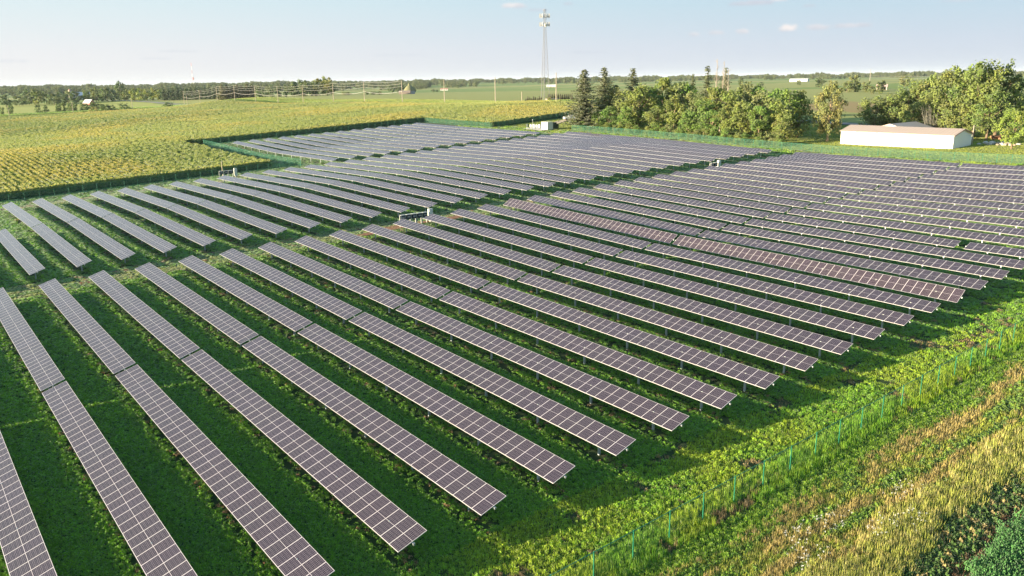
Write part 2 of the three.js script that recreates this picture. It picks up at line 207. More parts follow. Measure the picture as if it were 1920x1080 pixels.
// grass and clover of the solar field, lawn and verges
{
  reseed(11);
  const geos = [cloverTuft(13, 3), cloverTuft(11, 5), cloverTuft(15, 1)], grass = [[], [], []], tall = [[], []], beans = [], lawn = [];
  const tallGeo = [bladeTuft(12, 0.35), bladeTuft(9, 0.6)];
  let r = 18;
  while (r < 330) {
    const s = clamp(r * 0.0043, 0.17, 1.1), da = s / r;
    for (let a = -0.16; a < 1.52; a += da) {
      const rj = r + rr(-0.5, 0.5) * s, aj = a + rr(-0.5, 0.5) * da, x = rj * Math.sin(aj), y = rj * Math.cos(aj);
      if (x < -25 || x > 268 || y < 2 || y > 301) continue;
      if (x < 86.5 && y > CORN_Y - 0.5) continue;
      if (x > 190 && y > 252) continue;
      const n = fbm(x / 5, y / 5, 3), m = fbm(x / 1.4 + 50, y / 1.4, 2), v = rr(0.75, 1.25);
      if (y < FENCE_S - 0.9) {
        const yy = y + (n - 0.5) * 2.2 + (m - 0.5) * 0.8 + rr(-0.45, 0.45);
        const add = (L, h, c, spread = 1) => L.push([x, y, G(x, y) - 0.03, s * 0.95 * spread, h, rr(0, 6.28), c[0] * v, c[1] * v, c[2] * v]);
        if (yy > 23.9) add(rnd() < 0.5 ? tall[0] : grass[1], rr(0.16, 0.34), [0.15, 0.255, 0.012]);
        else if (yy > 19.2) { const t = fbm(x / 6 + 9, y / 0.75, 3); if (t + rr(-0.09, 0.09) > 0.52) add(tall[rnd() < 0.5 ? 0 : 1], rr(0.25, 0.52), [0.30, 0.24, 0.08]); else if (t + rr(-0.08, 0.08) > 0.36) add(tall[0], rr(0.22, 0.42), [0.215, 0.245, 0.03]); else add(grass[0], rr(0.2, 0.36), [0.12, 0.205, 0.016]); }
        else if (yy > 16.7) add(tall[rnd() < 0.6 ? 1 : 0], rr(0.45, 0.85), rnd() < 0.35 ? [0.30, 0.275, 0.085] : [0.245, 0.265, 0.045]);
        else if (yy > 14.7) { add(rnd() < 0.3 ? tall[1] : grass[0], rr(0.2, 0.45), rnd() < 0.15 ? [0.25, 0.2, 0.08] : [0.06, 0.12, 0.02]); }
        else if (yy > 13.8) { if (rnd() < 0.75) add(tall[1], rr(0.12, 0.4), [0.13, 0.075, 0.04], 0.8); }
        else beans.push([x, y, G(x, y), s * 1.1, rr(0.45, 0.75), rr(0, 6.28), 0.045 * v, 0.135 * v, 0.03 * v]);
        continue;
      }
      if (x > FENCE_E + 0.6) {   // mown lawn by the barn
        if (x > 197.5 && x < 228 && y > 128 && y < 215 && rnd() < 0.4) continue;
        lawn.push([x, y, G(x, y) - 0.02, s * 0.85, rr(0.1, 0.2), rr(0, 6.28), (0.15 + 0.05 * n) * v, (0.19 + 0.03 * n) * v, 0.02 * v]); continue;
      }
      // inside the fence
      let h = rr(0.12, 0.26), c = [0.082, 0.21, 0.006];
      const lane = y > 112.6 && y < 120.2, edge = y < 34 || x > 186;
      if (lane || (y > 199 && y < 205)) { h = rr(0.07, 0.16); const t = smooth(0.42, 0.62, fbm(x / 3, y / 1.6, 3)); c = [lerp(0.10, 0.2, t), lerp(0.21, 0.235, t), lerp(0.01, 0.03, t)]; if (rnd() < 0.04) c = [0.22, 0.08, 0.03]; if (rnd() < 0.03) continue; }
      else if (edge) { const t = clamp(smooth(0.3, 0.72, n) + rr(-0.35, 0.35), 0, 1); h = rr(0.13, 0.3); c = [lerp(0.125, 0.215, t), lerp(0.26, 0.29, t), 0.01]; if (y < FENCE_S + 1.4 && y > FENCE_S - 1) h = rr(0.3, 0.62); if (fbm(x / 2 + 31, y / 2, 3) + rr(-0.06, 0.06) > 0.68) { if (rnd() < 0.7) continue; c = [0.17, 0.12, 0.05]; } }
      else {
        const k = Math.round((x - ROW0) / PITCH_ROW), dx = x - rowX(k);
        if (Math.abs(dx + 0.2) < 0.75) { if (m > 0.46 && rnd() < 0.72) continue; if (rnd() < 0.1) c = [0.17, 0.12, 0.05]; }
        c = [c[0] * lerp(0.8, 1.5, n), c[1] * lerp(0.85, 1.2, n), c[2]];
      }
      const bl = y < FENCE_S + 1.6 || (edge && rnd() < 0.75);
      (bl ? tall[rnd() < 0.7 ? 0 : 1] : grass[Math.floor(rnd() * 3)]).push([x, y, G(x, y) - 0.02, s * (bl ? 0.8 : 0.88), h, rr(0, 6.28), c[0] * v, c[1] * v, c[2] * v]);
    }
    r += s;
  }
  const gm = leafMat(), soy = (() => { const L = []; for (let k = 0; k < 34; k++) { const r = Math.sqrt(rnd()), a = rr(0, 6.2832), p = new THREE.Vector3(r * Math.cos(a), rr(0.3, 1), r * Math.sin(a)), n = new THREE.Vector3(rr(-0.8, 0.8), rr(0.5, 1.3), rr(-0.8, 0.8)).normalize(), v = rr(0.6, 1.4); L.push([leafQuad(p, n, rr(0.16, 0.26), 0.75), [v, v, v]]); } return leafGeo(L); })();
  grass.forEach((l, i) => scatter(geos[i], gm, l, 'clover_grass', ['short green clover and grass between the panel rows', 'leafy green clover with grass blades between the panel rows', 'dense green clover under the panel rows'][i], 'grass'));
  tall.forEach((l, i) => scatter(tallGeo[i], gm, l, 'tall_grass', ['upright tufts of grass along the fence and verge', 'leaning dry straw-coloured grass on the verge outside the fence'][i], 'grass'));
  scatter(bladeTuft(16, 0.5), gm, lawn, 'lawn_grass', 'mown yellow-green lawn around the long white barn', 'grass');
  scatter(soy, gm, beans, 'soybean_plants', 'bluish green leafy crop at the edge past the brown strip', 'crop');
  const fl = []; for (let k = 0; k < 170; k++) { const c = [[47.5, 20.5], [41, 21.5], [38.2, 21.8], [42.4, 19.2], [44.5, 18.4], [36.5, 20.5]][k % 6], x = c[0] + rr(-1.1, 1.1) + rr(-0.6, 0.6), y = c[1] + rr(-0.8, 0.8); fl.push([x, y, G(x, y) + rr(0.35, 0.8), 0.085, 0.07, rr(0, 6.28), 0.5, 0.49, 0.45]); }
  scatter(cloverTuft(6, 0), gm, fl, 'white_wildflowers', 'scattered white wildflower heads in the dry verge', 'flowers');
  console.log('grass', grass.map((l) => l.length), tall.map((l) => l.length), lawn.length, beans.length);
}

// ---- corn
{
  reseed(23);
  const clump = (stalks) => {
    const L = [];
    for (let s = 0; s < stalks; s++) {
      const x = rr(-0.32, 0.32), z = (s + 0.5) / stalks * 1.5 - 0.75 + rr(-0.1, 0.1), H = rr(2.05, 2.4);
      for (let k = 0; k < 7; k++) {
        const h = 0.5 + k * 0.24 + rr(-0.1, 0.1), a = rr(0, 6.2832), len = rr(0.5, 0.85), w = rr(0.05, 0.08), ca = Math.cos(a), sa = Math.sin(a), v = rr(0.85, 1.12) * 0.95, q = (o, u, t) => [x + ca * o - sa * t, u, z + sa * o + ca * t], rise = rr(0.15, 0.4), g = [0.165 * v, 0.222 * v, 0.026 * v];
        L.push([[q(0, h, 0), q(len * 0.5, h + rise, w), q(len, h + rise * 0.6 - rr(0, 0.3), 0), q(len * 0.5, h + rise, -w)], g]);
      }
      for (let k = 0; k < 4; k++) { const a = rr(0, 6.2832), o = rr(0.08, 0.2), w = 0.038, v = rr(0.88, 1.12), c = [0.37 * v, 0.325 * v, 0.085 * v]; L.push([[[x - w * Math.sin(a), H - 0.12, z + w * Math.cos(a)], [x + w * Math.sin(a), H - 0.12, z - w * Math.cos(a)], [x + Math.cos(a) * o, H + rr(0.14, 0.32), z + Math.sin(a) * o]], c]); }
      L.push([[[x - 0.025, 0, z], [x + 0.025, 0, z], [x + 0.02, H, z], [x - 0.02, H, z]], [0.12, 0.17, 0.04]]);
    }
    return leafGeo(L);
  };
  const g3 = [clump(6), clump(6), clump(7)], lists = [[], [], []];
  const lane = (x, y) => Math.abs(y - LANE(x)) < 2.2;
  const add = (x, y, sx, sh, tint = [1, 1, 1]) => { const v = rr(0.92, 1.08); lists[Math.floor(rnd() * 3)].push([x, y, G(x, y) - 0.05, sx, sh, rnd() < 0.5 ? 0 : Math.PI, tint[0] * v, tint[1] * v, tint[2] * v]); };
  for (let i = -12; i < 190; i++) {
    const x0 = i * 1.5 + 0.4;
    let y = 218; while (y < 846) {
      const sp = y < 340 ? 1.4 : y < 480 ? 1.9 : 2.7, x = x0 + rr(-0.32, 0.32) * (1 + 1.6 * smooth(40, 90, x0));
      y += sp;
      const yy = y + rr(-0.3, 0.3);
      if (!inCorn(x, yy) || lane(x, yy) || x < yy * 0.02 - 8) continue;
      if (y > 480 && i % 2) continue;
      const d = fbm(x / 26, yy / 40, 3), t = smooth(0.35, 0.7, d);
      add(x, yy, (sp < 1.5 ? 1.22 : sp < 2 ? 1.4 : 2), rr(0.9, 1.06) * lerp(0.94, 1.04, d), [lerp(0.72, 0.98, t), lerp(0.88, 0.95, t), 0.95]);
    }
  }
  for (let x = -14; x < 86; x += 0.8) { add(x, CORN_Y + rr(0, 0.6), 0.8, rr(0.9, 1.05)); }   // the headland row along the fence
  for (let x = 87; x < 189; x += 0.8) add(x, 302.3 + rr(0, 0.6), 0.8, rr(0.88, 1.0));
  for (let x = 190; x < 264; x += 0.8) add(x, 253.2 + rr(0, 0.6), 0.8, rr(0.88, 1.0));
  for (let y = 253; y < 302; y += 0.9) add(190 + rr(0, 0.4), y, 0.8, rr(0.88, 1.0));
  for (let x = -60; x < 262; x += 1.1) for (let j = 0; j < 3; j++) add(x, 860 + j * 1.6 + rr(0, 0.6), 1.3, rr(0.95, 1.1), [0.7, 1, 0.9]);
  for (let x = -60; x < 262; x += 3.2) for (let y = 866; y < 900; y += 3.2) add(x, y, 2.2, 1, [0.75, 1.15, 1]);
  for (let y = 300; y < 850; y += 1.3) for (let j = 0; j < 2; j++) add(281 + j * 1.6, y, 1.3, rr(0.7, 0.85), [0.75, 1.05, 1]);
  for (let y = 300; y < 850; y += 3) for (let x = 285; x < 318; x += 3) add(x, y, 2.1, 0.8, [0.9, 1.1, 0.9]);
  const cm = leafMat();
  lists.forEach((l, i) => scatter(g3[i], cm, l, 'corn_plants', ['tasselled corn standing in rows beyond the solar field', 'tall golden-topped corn in the large field beside the panels', 'ripening corn filling the rolling field up to the road'][i], 'corn'));
  console.log('corn', lists.map((l) => l.length));
}

// ------------------------------------------------------------------ solar tables
const MOD = (() => {   // one module: 2 m across the row, about 1 m along it; half-cut cells printed under the glass
  const W = 192, H = 384, d = new Uint8Array(W * H * 4);
  for (let j = 0; j < H; j++) for (let i = 0; i < W; i++) {
    const u = (i + 0.5) / W * 0.992, v = (j + 0.5) / H * 2.0, k = (j * W + i) * 4;   // metres
    let c;
    const fr = Math.min(u, 0.992 - u, v, 2 - v);
    if (fr < 0.011) c = [206, 203, 203];
    else if (fr < 0.021) c = [176, 170, 173];
    else {
      const vv = v < 1 ? v - 0.03 : v - 1.012, cu = ((u - 0.03) / 0.932 * 6) % 1, cv = (vv / 0.958 * 12) % 1;
      if (Math.abs(v - 1) < 0.01 || vv < 0) c = [180, 174, 177];
      else if (Math.min(cu, 1 - cu) < 0.04 || Math.min(cv, 1 - cv) < 0.055) c = [134, 124, 130];
      else { const bus = Math.abs(((cu * 5) % 1) - 0.5) < 0.05, n = hash2(Math.floor(u / 0.155), Math.floor(v / 0.08)) * 5; c = bus ? [60, 52, 57] : [44 + n, 34 + n * 0.6, 38 + n]; }
    }
    d[k] = c[0]; d[k + 1] = c[1]; d[k + 2] = c[2]; d[k + 3] = 255;
  }
  const t = new THREE.DataTexture(d, W, H); t.magFilter = THREE.LinearFilter; t.minFilter = THREE.LinearFilter; t.colorSpace = THREE.SRGBColorSpace; t.needsUpdate = true;
  const g = new THREE.BoxGeometry(2.0, 0.036, 0.992), uv = g.attributes.uv, nm = g.attributes.normal, p = g.attributes.position;
  for (let i = 0; i < uv.count; i++) if (nm.getY(i) > 0.5) uv.setXY(i, (p.getZ(i) + 0.496) / 0.992, (p.getX(i) + 1) / 2); else uv.setXY(i, 0.008, 0.004);
  const mats = [0, 1, 2].map((i) => new THREE.MeshPhysicalMaterial({ color: col(1, [1, 0.97, 0.98][i], [1, 0.98, 1.03][i]), map: t, roughness: [0.13, 0.16, 0.11][i], ior: 1.62 }));
  return { g, mats };
})();
const steel = mat(col(0.42, 0.45, 0.46), 0.45, { metalness: 0.6 }), steelDull = mat(col(0.44, 0.49, 0.51), 0.6, { metalness: 0.1 });
const postGeo = merge([box(0.012, 1, 0.15, -0.07, 0.5, 0), box(0.012, 1, 0.15, 0.07, 0.5, 0), box(0.13, 1, 0.012, 0, 0.5, 0)]);
const capGeo = merge([box(0.22, 0.16, 0.08, 0, 0, 0), box(0.06, 0.26, 0.1, 0, 0.04, 0)]);
const modulesJoined = {};
function joinedModules(n) { return modulesJoined[n] ??= merge(Array.from({ length: n }, (_, i) => MOD.g.clone().translate(0, 0, i - (n - 1) / 2))); }
function solarTable(k, y0, n, tilt, label, group, single) {
  const x = rowX(k), len = n, y1 = y0 + len, za = groundAt(x, y0) + AXIS_H, zb = groundAt(x, y1) + AXIS_H, m = (zb - za) / len, a = Math.atan(m), yc = (y0 + y1) / 2, zc = (za + zb) / 2, zg = groundAt(x, yc);
  const t = new THREE.Group(); t.position.copy(V(x, yc, zg));
  const at = (y, off = 0) => new THREE.Vector3(0, zc - zg + m * (y - yc) + off, -(y - yc));
  const dir = new THREE.Euler(a, 0, tilt, 'XYZ');
  if (single) for (let i = 0; i < n; i++) { const o = part(t, 'solar_module', MOD.g, MOD.mats[Math.floor(hash2(k * 7 + 3, i + Math.floor(y0)) * 3)]); o.position.copy(at(y0 + i + 0.5)); o.rotation.copy(new THREE.Euler(a + (hash2(k, i) - 0.5) * 0.006, 0, tilt + (hash2(i, k + 90) - 0.5) * 0.008, 'XYZ')); }
  else { const o = part(t, 'solar_modules', joinedModules(n), MOD.mats[((k % 3) + 3) % 3]); o.userData.kind = 'stuff'; o.position.copy(at(yc)); o.rotation.copy(dir); }
  const tube = part(t, 'torque_tube', joinedTube(n), steel); tube.position.copy(at(yc, -0.12)); tube.rotation.copy(new THREE.Euler(a, 0, 0));
  const np = Math.max(2, Math.round((n - 5.2) / 6.76) + 1);
  for (let i = 0; i < np; i++) { const y = y0 + (np > 1 ? 2.6 + (len - 5.2) * i / (np - 1) : len / 2), top = zc + m * (y - yc) - 0.1, zb2 = groundAt(x, y) - 0.2, o = part(t, 'post', postGeo, steelDull); o.position.set(0, zb2 - zg, -(y - yc)); o.scale.y = top - zb2; const c = part(t, 'bearing', capGeo, steel); c.position.set(0, top - zg - 0.02, -(y - yc)); }
  return tag(t, 'solar_table', label, 'solar panels', group);
}
const ORD = ['', 'first', 'second', 'third', 'fourth', 'fifth', 'sixth', 'seventh', 'eighth', 'ninth', 'tenth', 'eleventh', 'twelfth', 'thirteenth', 'fourteenth', 'fifteenth', 'sixteenth', 'seventeenth'];
const rowWords = (k) => k === 12 ? 'in line with the steep row' : `${ORD[Math.abs(k - 12)]} row from the steep row, ${k < 12 ? 'corn' : 'barn'} side`;
const tubes = {}; function joinedTube(n) { return tubes[n] ??= box(0.13, 0.13, n + 0.3); }
for (let k = -5; k <= 28; k++) {
  const steep = k === 12, tilt = TILT + (hash2(k, 5) - 0.5) * 0.022, t = steep ? 0.58 : tilt;
  const lo = 34.4, up = 73.95;
  if (k === 16) { solarTable(k, 34.4, 9, t, 'short solar panel table of nine modules beside the fence strip', null, true); solarTable(k, 44.6, 29, t, 'solar panel table followed by a short nine-module table in its row', null, true); }
  else solarTable(k, lo, 39, t, steep ? 'steeply tilted brownish solar panel table ending at the fence strip' : k === 13 ? 'solar panel table with a shaded blue lower edge behind the steep row, fence side' : 'solar panel table at the fence strip, ' + rowWords(k), steep || k === 13 ? null : 'tables ending at the fence strip', true);
  solarTable(k, up, 39, steep ? 0.56 : tilt, steep ? 'steeply tilted brownish solar panel table starting at the service lane' : k === 13 ? 'solar panel table with a shaded blue lower edge behind the steep row, lane side' : 'lane-end solar table past the mid-row gap, ' + rowWords(k), steep || k === 13 ? null : 'tables on the fence side of the service lane', true);
}
for (let k = -3; k <= 28; k++) {
  const e = 119.9, tilt = TILT + (hash2(k, 8) - 0.5) * 0.012, sh = -0.03 * k;
  solarTable(k, e, 39, tilt, 'solar panel table just across the lane, ' + rowWords(k), 'tables on the far side of the service lane', k < 10);
  if (k >= 0) solarTable(k, e + 39.5 + sh, 39, tilt, (k < 14 ? 'solar panel table facing the near corn wall, ' : 'solar panel table at the second lane, ') + rowWords(k), k < 14 ? 'tables beside the corn wall' : 'tables at the second lane', false);
}
for (let k = 14; k <= 27; k++) {
  const tilt = TILT + (hash2(k, 9) - 0.5) * 0.012;
  solarTable(k, 204.6, 39, tilt, 'far block solar table beyond the second lane, ' + rowWords(k), 'far block tables at the lane', false);
  solarTable(k, 244.0, 39, tilt, 'far block solar table at the corn edge, ' + rowWords(k), 'far block tables at the corn', false);
}
const CONIFER = [[201.0,212.4,21.1,4.1], [213.0,214.4,21.4,3.9], [221.0,207.6,20.7,3.5], [225.0,177.0,21.8,2.7], [222.0,167.3,21.4,2.4], [228.0,185.6,18.7,1.7]];
const DEAD = [[220.0,169.5,23.5,1.7], [219.0,166.3,22.8,1.5], [218.0,162.9,20.4,1.4]];
const GROVE = [[204.0,208.5,6.7,2.7], [212.0,208.1,14.7,4.2], [204.5,202.9,8.5,3.4], [205.0,194.5,9.4,3.3], [209.0,193.0,16.5,5.1], [215.0,192.2,14.0,3.7], [221.0,192.8,18.4,4.5], [205.0,181.0,9.4,3.5], [223.0,187.9,16.4,4.1], [208.0,176.4,12.4,3.8], [226.0,186.2,16.4,4.7], [213.0,172.7,14.4,4.2], [205.0,167.8,8.7,3.1], [207.0,163.4,11.6,3.7], [216.0,165.9,15.8,4.5], [204.5,158.2,9.2,3.0], [215.0,159.5,14.8,4.0], [205.0,153.3,10.6,3.2], [223.0,160.6,17.0,4.1], [207.0,148.7,12.4,3.8], [227.0,157.8,16.4,3.4], [215.0,147.7,14.3,4.2], [206.0,142.3,11.1,3.4], [225.0,149.8,15.1,3.7], [210.0,138.7,13.0,4.1], [219.0,141.2,14.7,4.2], [224.0,140.8,14.8,3.6], [206.0,134.0,9.6,3.1]];
const LONE = [[219.0,127.8,17.9,4.9]];
const YARD = [[252.0,131.2,11.7,5.1], [256.0,127.6,12.5,4.7], [262.0,126.2,14.3,5.1], [265.0,122.9,17.3,5.8], [264.0,116.7,19.8,6.0], [250.0,118.3,10.3,3.9], [257.0,109.0,20.6,6.0], [249.0,100.2,22.6,6.6], [254.0,96.2,21.5,6.0], [262.0,94.5,17.5,4.6], [247.0,103.4,13.0,4.9], [243.0,94.0,14.1,5.0], [255.0,113.8,13.0,4.8]];
const RBUSH = [[221.0,79.4,8.8,3.7], [246.0,110.9,10.3,2.8]];
const HEDGE = [[167.2,840.0,5.8,6.0], [177.0,846.0,7.0,7.1], [182.2,847.0,6.2,5.1], [185.9,840.0,3.0,3.0], [194.4,848.0,6.9,6.7], [198.2,840.0,2.7,4.1], [204.9,838.0,1.8,2.1], [214.7,840.0,2.3,4.2], [233.7,842.0,5.9,6.8], [129.1,900.0,9.1,4.1], [135.7,900.0,7.7,3.1], [146.3,900.0,8.2,4.2], [151.2,900.0,9.4,4.2], [157.6,905.0,8.5,4.2], [161.3,900.0,7.8,3.7], [170.0,900.0,7.8,6.4], [176.8,900.0,8.0,4.3], [180.6,900.0,7.2,4.8], [185.4,900.0,6.4,4.8], [106.0,900.0,9.2,4.5], [98.1,890.0,7.9,3.0]];
const MIDA = [[135.0,1172.3,10.7,9.2], [152.8,1207.4,8.1,9.5], [169.0,1242.6,12.5,11.3], [172.4,1188.6,14.0,10.8], [186.6,1223.9,11.8,9.8], [187.0,1170.2,10.2,8.1], [200.1,1205.5,9.9,11.2], [215.1,1240.5,10.4,13.0], [215.6,1186.6,10.7,9.7], [233.8,1220.8,11.7,6.5], [225.4,1168.5,11.0,6.2], [242.2,1202.9,13.5,9.3], [258.2,1237.3,10.6,8.8], [252.7,1184.3,13.7,9.9], [276.4,1217.0,17.5,8.8], [271.3,1163.8,10.7,7.8], [265.3,1203.1,8.1,7.2]];
const MIDB = [[269.9,1117.9,14.9,6.1], [282.5,1138.5,12.9,6.3], [285.6,1120.2,11.4,6.2], [298.9,1140.5,12.7,6.3], [301.9,1122.1,11.2,6.3]];
const PINES = [[298.6,1089.8,13.9,4.7], [302.8,1085.6,12.5,4.7], [307.2,1081.2,13.1,4.7], [311.5,1076.8,13.7,4.7], [315.7,1072.5,12.3,4.7], [320.0,1068.1,12.9,4.7], [324.3,1063.7,13.5,4.7], [328.4,1059.3,12.1,4.7], [332.7,1054.8,12.7,4.7], [337.0,1050.3,13.2,4.7], [341.0,1045.8,11.8,4.7], [345.2,1041.3,12.4,4.7], [349.4,1036.7,12.9,4.7]];
const SPRUCES = [[326.7,955.7,15.7,5.0], [331.8,953.9,14.3,5.0], [337.0,952.1,12.8,5.0], [342.5,950.2,14.4,5.0], [347.6,948.3,12.9,5.0], [353.1,946.3,14.5,5.0], [358.3,944.3,13.1,5.0]];
const HOME = [[346.8,895.2,11.4,6.0], [363.3,922.0,8.7,4.9], [381.8,948.0,12.1,7.7], [367.8,890.0,10.9,6.0], [388.0,915.1,11.9,5.6], [408.5,940.1,17.3,10.3], [394.7,881.7,17.1,11.0], [402.3,912.2,9.0,7.5], [428.4,934.5,13.7,9.1], [412.3,876.9,19.0,9.2], [433.4,901.2,20.4,8.9], [450.9,927.2,13.1,7.9], [408.5,882.0,8.5,7.4]];
const ROUNDT = [[459.3,899.5,3.9,5.8], [455.2,901.6,2.1,4.5], [486.2,885.3,2.7,5.8], [493.0,881.5,3.2,5.2], [479.6,888.9,4.1,3.9]];
const FARE = [[751.0,1298.4,14.8,9.7], [764.3,1290.7,15.5,11.6], [775.7,1283.9,12.4,9.7], [784.6,1278.4,10.4,7.8], [814.7,1259.5,4.9,4.9], [820.4,1255.8,3.8,3.9]];
const FARR = [[1051.5,764.5,11.7,6.5], [904.8,625.6,5.3,3.4], [929.6,588.0,6.3,4.0], [771.4,463.7,9.8,7.7], [613.0,338.0,13.1,7.5], [601.6,337.9,9.3,5.8], [608.1,326.1,8.3,4.9], [639.9,330.0,8.6,5.1], [568.2,294.6,6.6,4.6], [565.8,299.2,5.9,3.8], [808.9,394.5,11.3,7.4]];
const CEDAR = [[315.9,385.0,3.0,0.8], [317.4,385.0,4.1,0.8], [319.0,385.0,3.6,0.8], [320.5,385.1,3.1,0.9], [322.1,385.1,4.2,0.9], [323.6,385.1,3.7,0.9], [321.3,380.5,3.2,0.8], [322.8,380.5,4.3,0.8], [324.4,380.5,3.8,0.8], [329.0,380.5,3.9,0.9], [326.6,375.9,5.7,0.8], [328.2,375.9,5.7,0.8], [329.7,375.9,5.7,0.8], [331.3,375.9,5.6,0.8], [332.8,375.8,5.6,0.9], [334.3,375.8,5.6,0.9], [331.9,371.3,5.6,0.8], [333.4,371.3,5.5,0.8], [335.0,371.2,5.5,0.8], [336.5,371.2,5.5,0.8], [338.0,371.1,5.4,0.9], [339.6,371.1,5.4,0.9], [337.1,366.6,5.3,0.8]];
// ------------------------------------------------------------------ fences: green posts, top rail and chain-link mesh
const fenceGreen = mat(col(0.012, 0.17, 0.095), 0.5), meshMat = (() => {
  const S = 64, d = new Uint8Array(S * S * 4);
  for (let j = 0; j < S; j++) for (let i = 0; i < S; i++) { const u = i / S, v = j / S, a = Math.abs(((u + v) % 1) - 0.5), b = Math.abs(((u - v + 1) % 1) - 0.5), k = (j * S + i) * 4, on = (a < 0.07 || b < 0.07) ? 255 : 0; d[k] = d[k + 1] = d[k + 2] = on; d[k + 3] = 255; }
  const t = new THREE.DataTexture(d, S, S); t.wrapS = t.wrapT = THREE.RepeatWrapping; t.magFilter = THREE.LinearFilter; t.needsUpdate = true;
  return new THREE.MeshStandardMaterial({ color: col(0.009, 0.11, 0.072), roughness: 0.6, alphaMap: t, transparent: true, side: THREE.DoubleSide });
})();
const fencePost = new THREE.CylinderGeometry(0.04, 0.04, 1, 8).translate(0, 0.5, 0);
function fence(x0, y0, x1, y1, h, label, bay = 3.05) {
  const len = Math.hypot(x1 - x0, y1 - y0), n = Math.round(len / bay), t = new THREE.Group(), zb = groundAt(x0, y0); t.position.copy(V(x0, y0, zb));
  const P = (f, up) => new THREE.Vector3((x1 - x0) * f, groundAt(lerp(x0, x1, f), lerp(y0, y1, f)) - zb + up, -(y1 - y0) * f);
  for (let i = 0; i <= n; i++) {
    const p = part(t, 'post', fencePost, fenceGreen); p.position.copy(P(i / n, -0.15)); p.scale.set(i % n ? 1 : 1.5, h + 0.2, i % n ? 1 : 1.5);
    if (i === n) break;
    const a = P(i / n, h), b = P((i + 1) / n, h), c = P(i / n, 0.04), e = P((i + 1) / n, 0.04), L = len / n / 0.075, U = h / 0.075, g = new THREE.BufferGeometry();
    part(t, 'top_rail', rod(a, b, 0.022, 0.022, 5), fenceGreen);
    g.setAttribute('position', new THREE.Float32BufferAttribute([c.x, c.y, c.z, e.x, e.y, e.z, b.x, b.y, b.z, a.x, a.y, a.z], 3)); g.setAttribute('uv', new THREE.Float32BufferAttribute([0, 0, L, 0, L, U, 0, U], 2)); g.setIndex([0, 1, 2, 0, 2, 3]); g.computeVertexNormals();
    part(t, 'wire_mesh', g, meshMat);
  }
  return tag(t, 'chain_link_fence', label, 'fence');
}
fence(14.1, FENCE_S, 194.5, FENCE_S, 1.95, 'green chain-link fence between the panel ends and the dry verge');
fence(FENCE_E, 27.2, FENCE_E, 212, 1.95, 'green chain-link fence running past the barn lawn and the grove');
fence(188, 251, 188, 297, 1.95, 'green chain-link fence between the far block and the corn corner');
fence(93, 213.4, 93, 297, 1.95, 'green chain-link fence along the outer side of the far block');
fence(-12, 213, 92.7, 213, 1.95, 'green chain-link fence in front of the near corn wall');
fence(93.3, 297.5, 187.7, 297.5, 1.95, 'green chain-link fence between the far block ends and corn');
fence(188.4, 250.5, 240, 250.5, 1.95, 'green chain-link fence behind the inverter pad and gravel track');

// ------------------------------------------------------------------ trees
const bark = mat(col(0.16, 0.115, 0.075), 0.95), paleBark = mat(col(0.34, 0.25, 0.16), 0.95), deadWood = mat(col(0.36, 0.31, 0.25), 0.95);
function crownGeo(s, o) {   // unit height; lobes of leaf clumps spread through the crown, gaps between them
  reseed(s);
  const L = [], { lobes = 15, leaves = 165, rad = 0.3, base = 0.22, size = 0.0225, shape = 1, sub = 0.17, tint = 0.35, droop = 0 } = o;
  for (let k = 0; k < lobes; k++) {
    const f = (k + rnd()) / lobes, hgt = lerp(base + 0.06, 0.94, f), w = Math.pow(Math.sin(Math.PI * clamp(0.12 + 0.8 * f, 0, 1)), shape), a = k * 2.4 + rr(-0.7, 0.7), ro = rad * w * rr(0.35, 0.95), rs = sub * rr(0.7, 1.2) * (0.6 + 0.5 * w);
    const c = new THREE.Vector3(ro * Math.cos(a), hgt - rs * 0.3, ro * Math.sin(a)), lv = 1 + (rnd() - 0.5) * tint, yel = rr(0.9, 1.2);
    const n2 = 3 + Math.floor(rnd() * 3), subs = Array.from({ length: n2 }, () => { const d = unit(); return [c.clone().addScaledVector(d, rs * rr(0.2, 0.75)), rs * rr(0.4, 0.75)]; });
    for (let i = 0; i < leaves; i++) {
      const [cc, r0] = subs[i % n2], d = unit(); d.y = d.y * 0.8 + 0.12; const p = cc.clone().addScaledVector(d, r0 * Math.pow(rnd(), 0.35)); p.y -= droop * rnd() * r0;
      const n = d.clone().addScaledVector(unit(), 0.8).normalize(), v = lv * rr(0.75, 1.25); L.push([leafQuad(p, n, size * rr(0.7, 1.35), 0.6), [v * yel, v, v * rr(0.7, 1)]]);
    }
  }
  return leafGeo(L);
}
function trunkGeo(s, o) {
  reseed(s); const { base = 0.22, rad = 0.3, thick = 0.018, limbs = 7 } = o, g = [rod(new THREE.Vector3(0, -0.03, 0), new THREE.Vector3(rr(-0.02, 0.02), base + 0.1, rr(-0.02, 0.02)), thick * 1.25, thick * 0.85, 8), rod(new THREE.Vector3(0, base + 0.08, 0), new THREE.Vector3(rr(-0.04, 0.04), 0.8, rr(-0.04, 0.04)), thick * 0.85, thick * 0.2, 6)];
  for (let k = 0; k < limbs; k++) { const a = k * 2.4, h = lerp(base, 0.55, k / limbs), e = new THREE.Vector3(Math.cos(a) * rad * 0.75, h + rr(0.16, 0.3), Math.sin(a) * rad * 0.75), m = new THREE.Vector3(e.x * 0.4, h + 0.1, e.z * 0.4); g.push(rod(new THREE.Vector3(0, h, 0), m, thick * 0.55, thick * 0.4, 5), rod(m, e, thick * 0.4, thick * 0.12, 5)); }
  return merge(g);
}
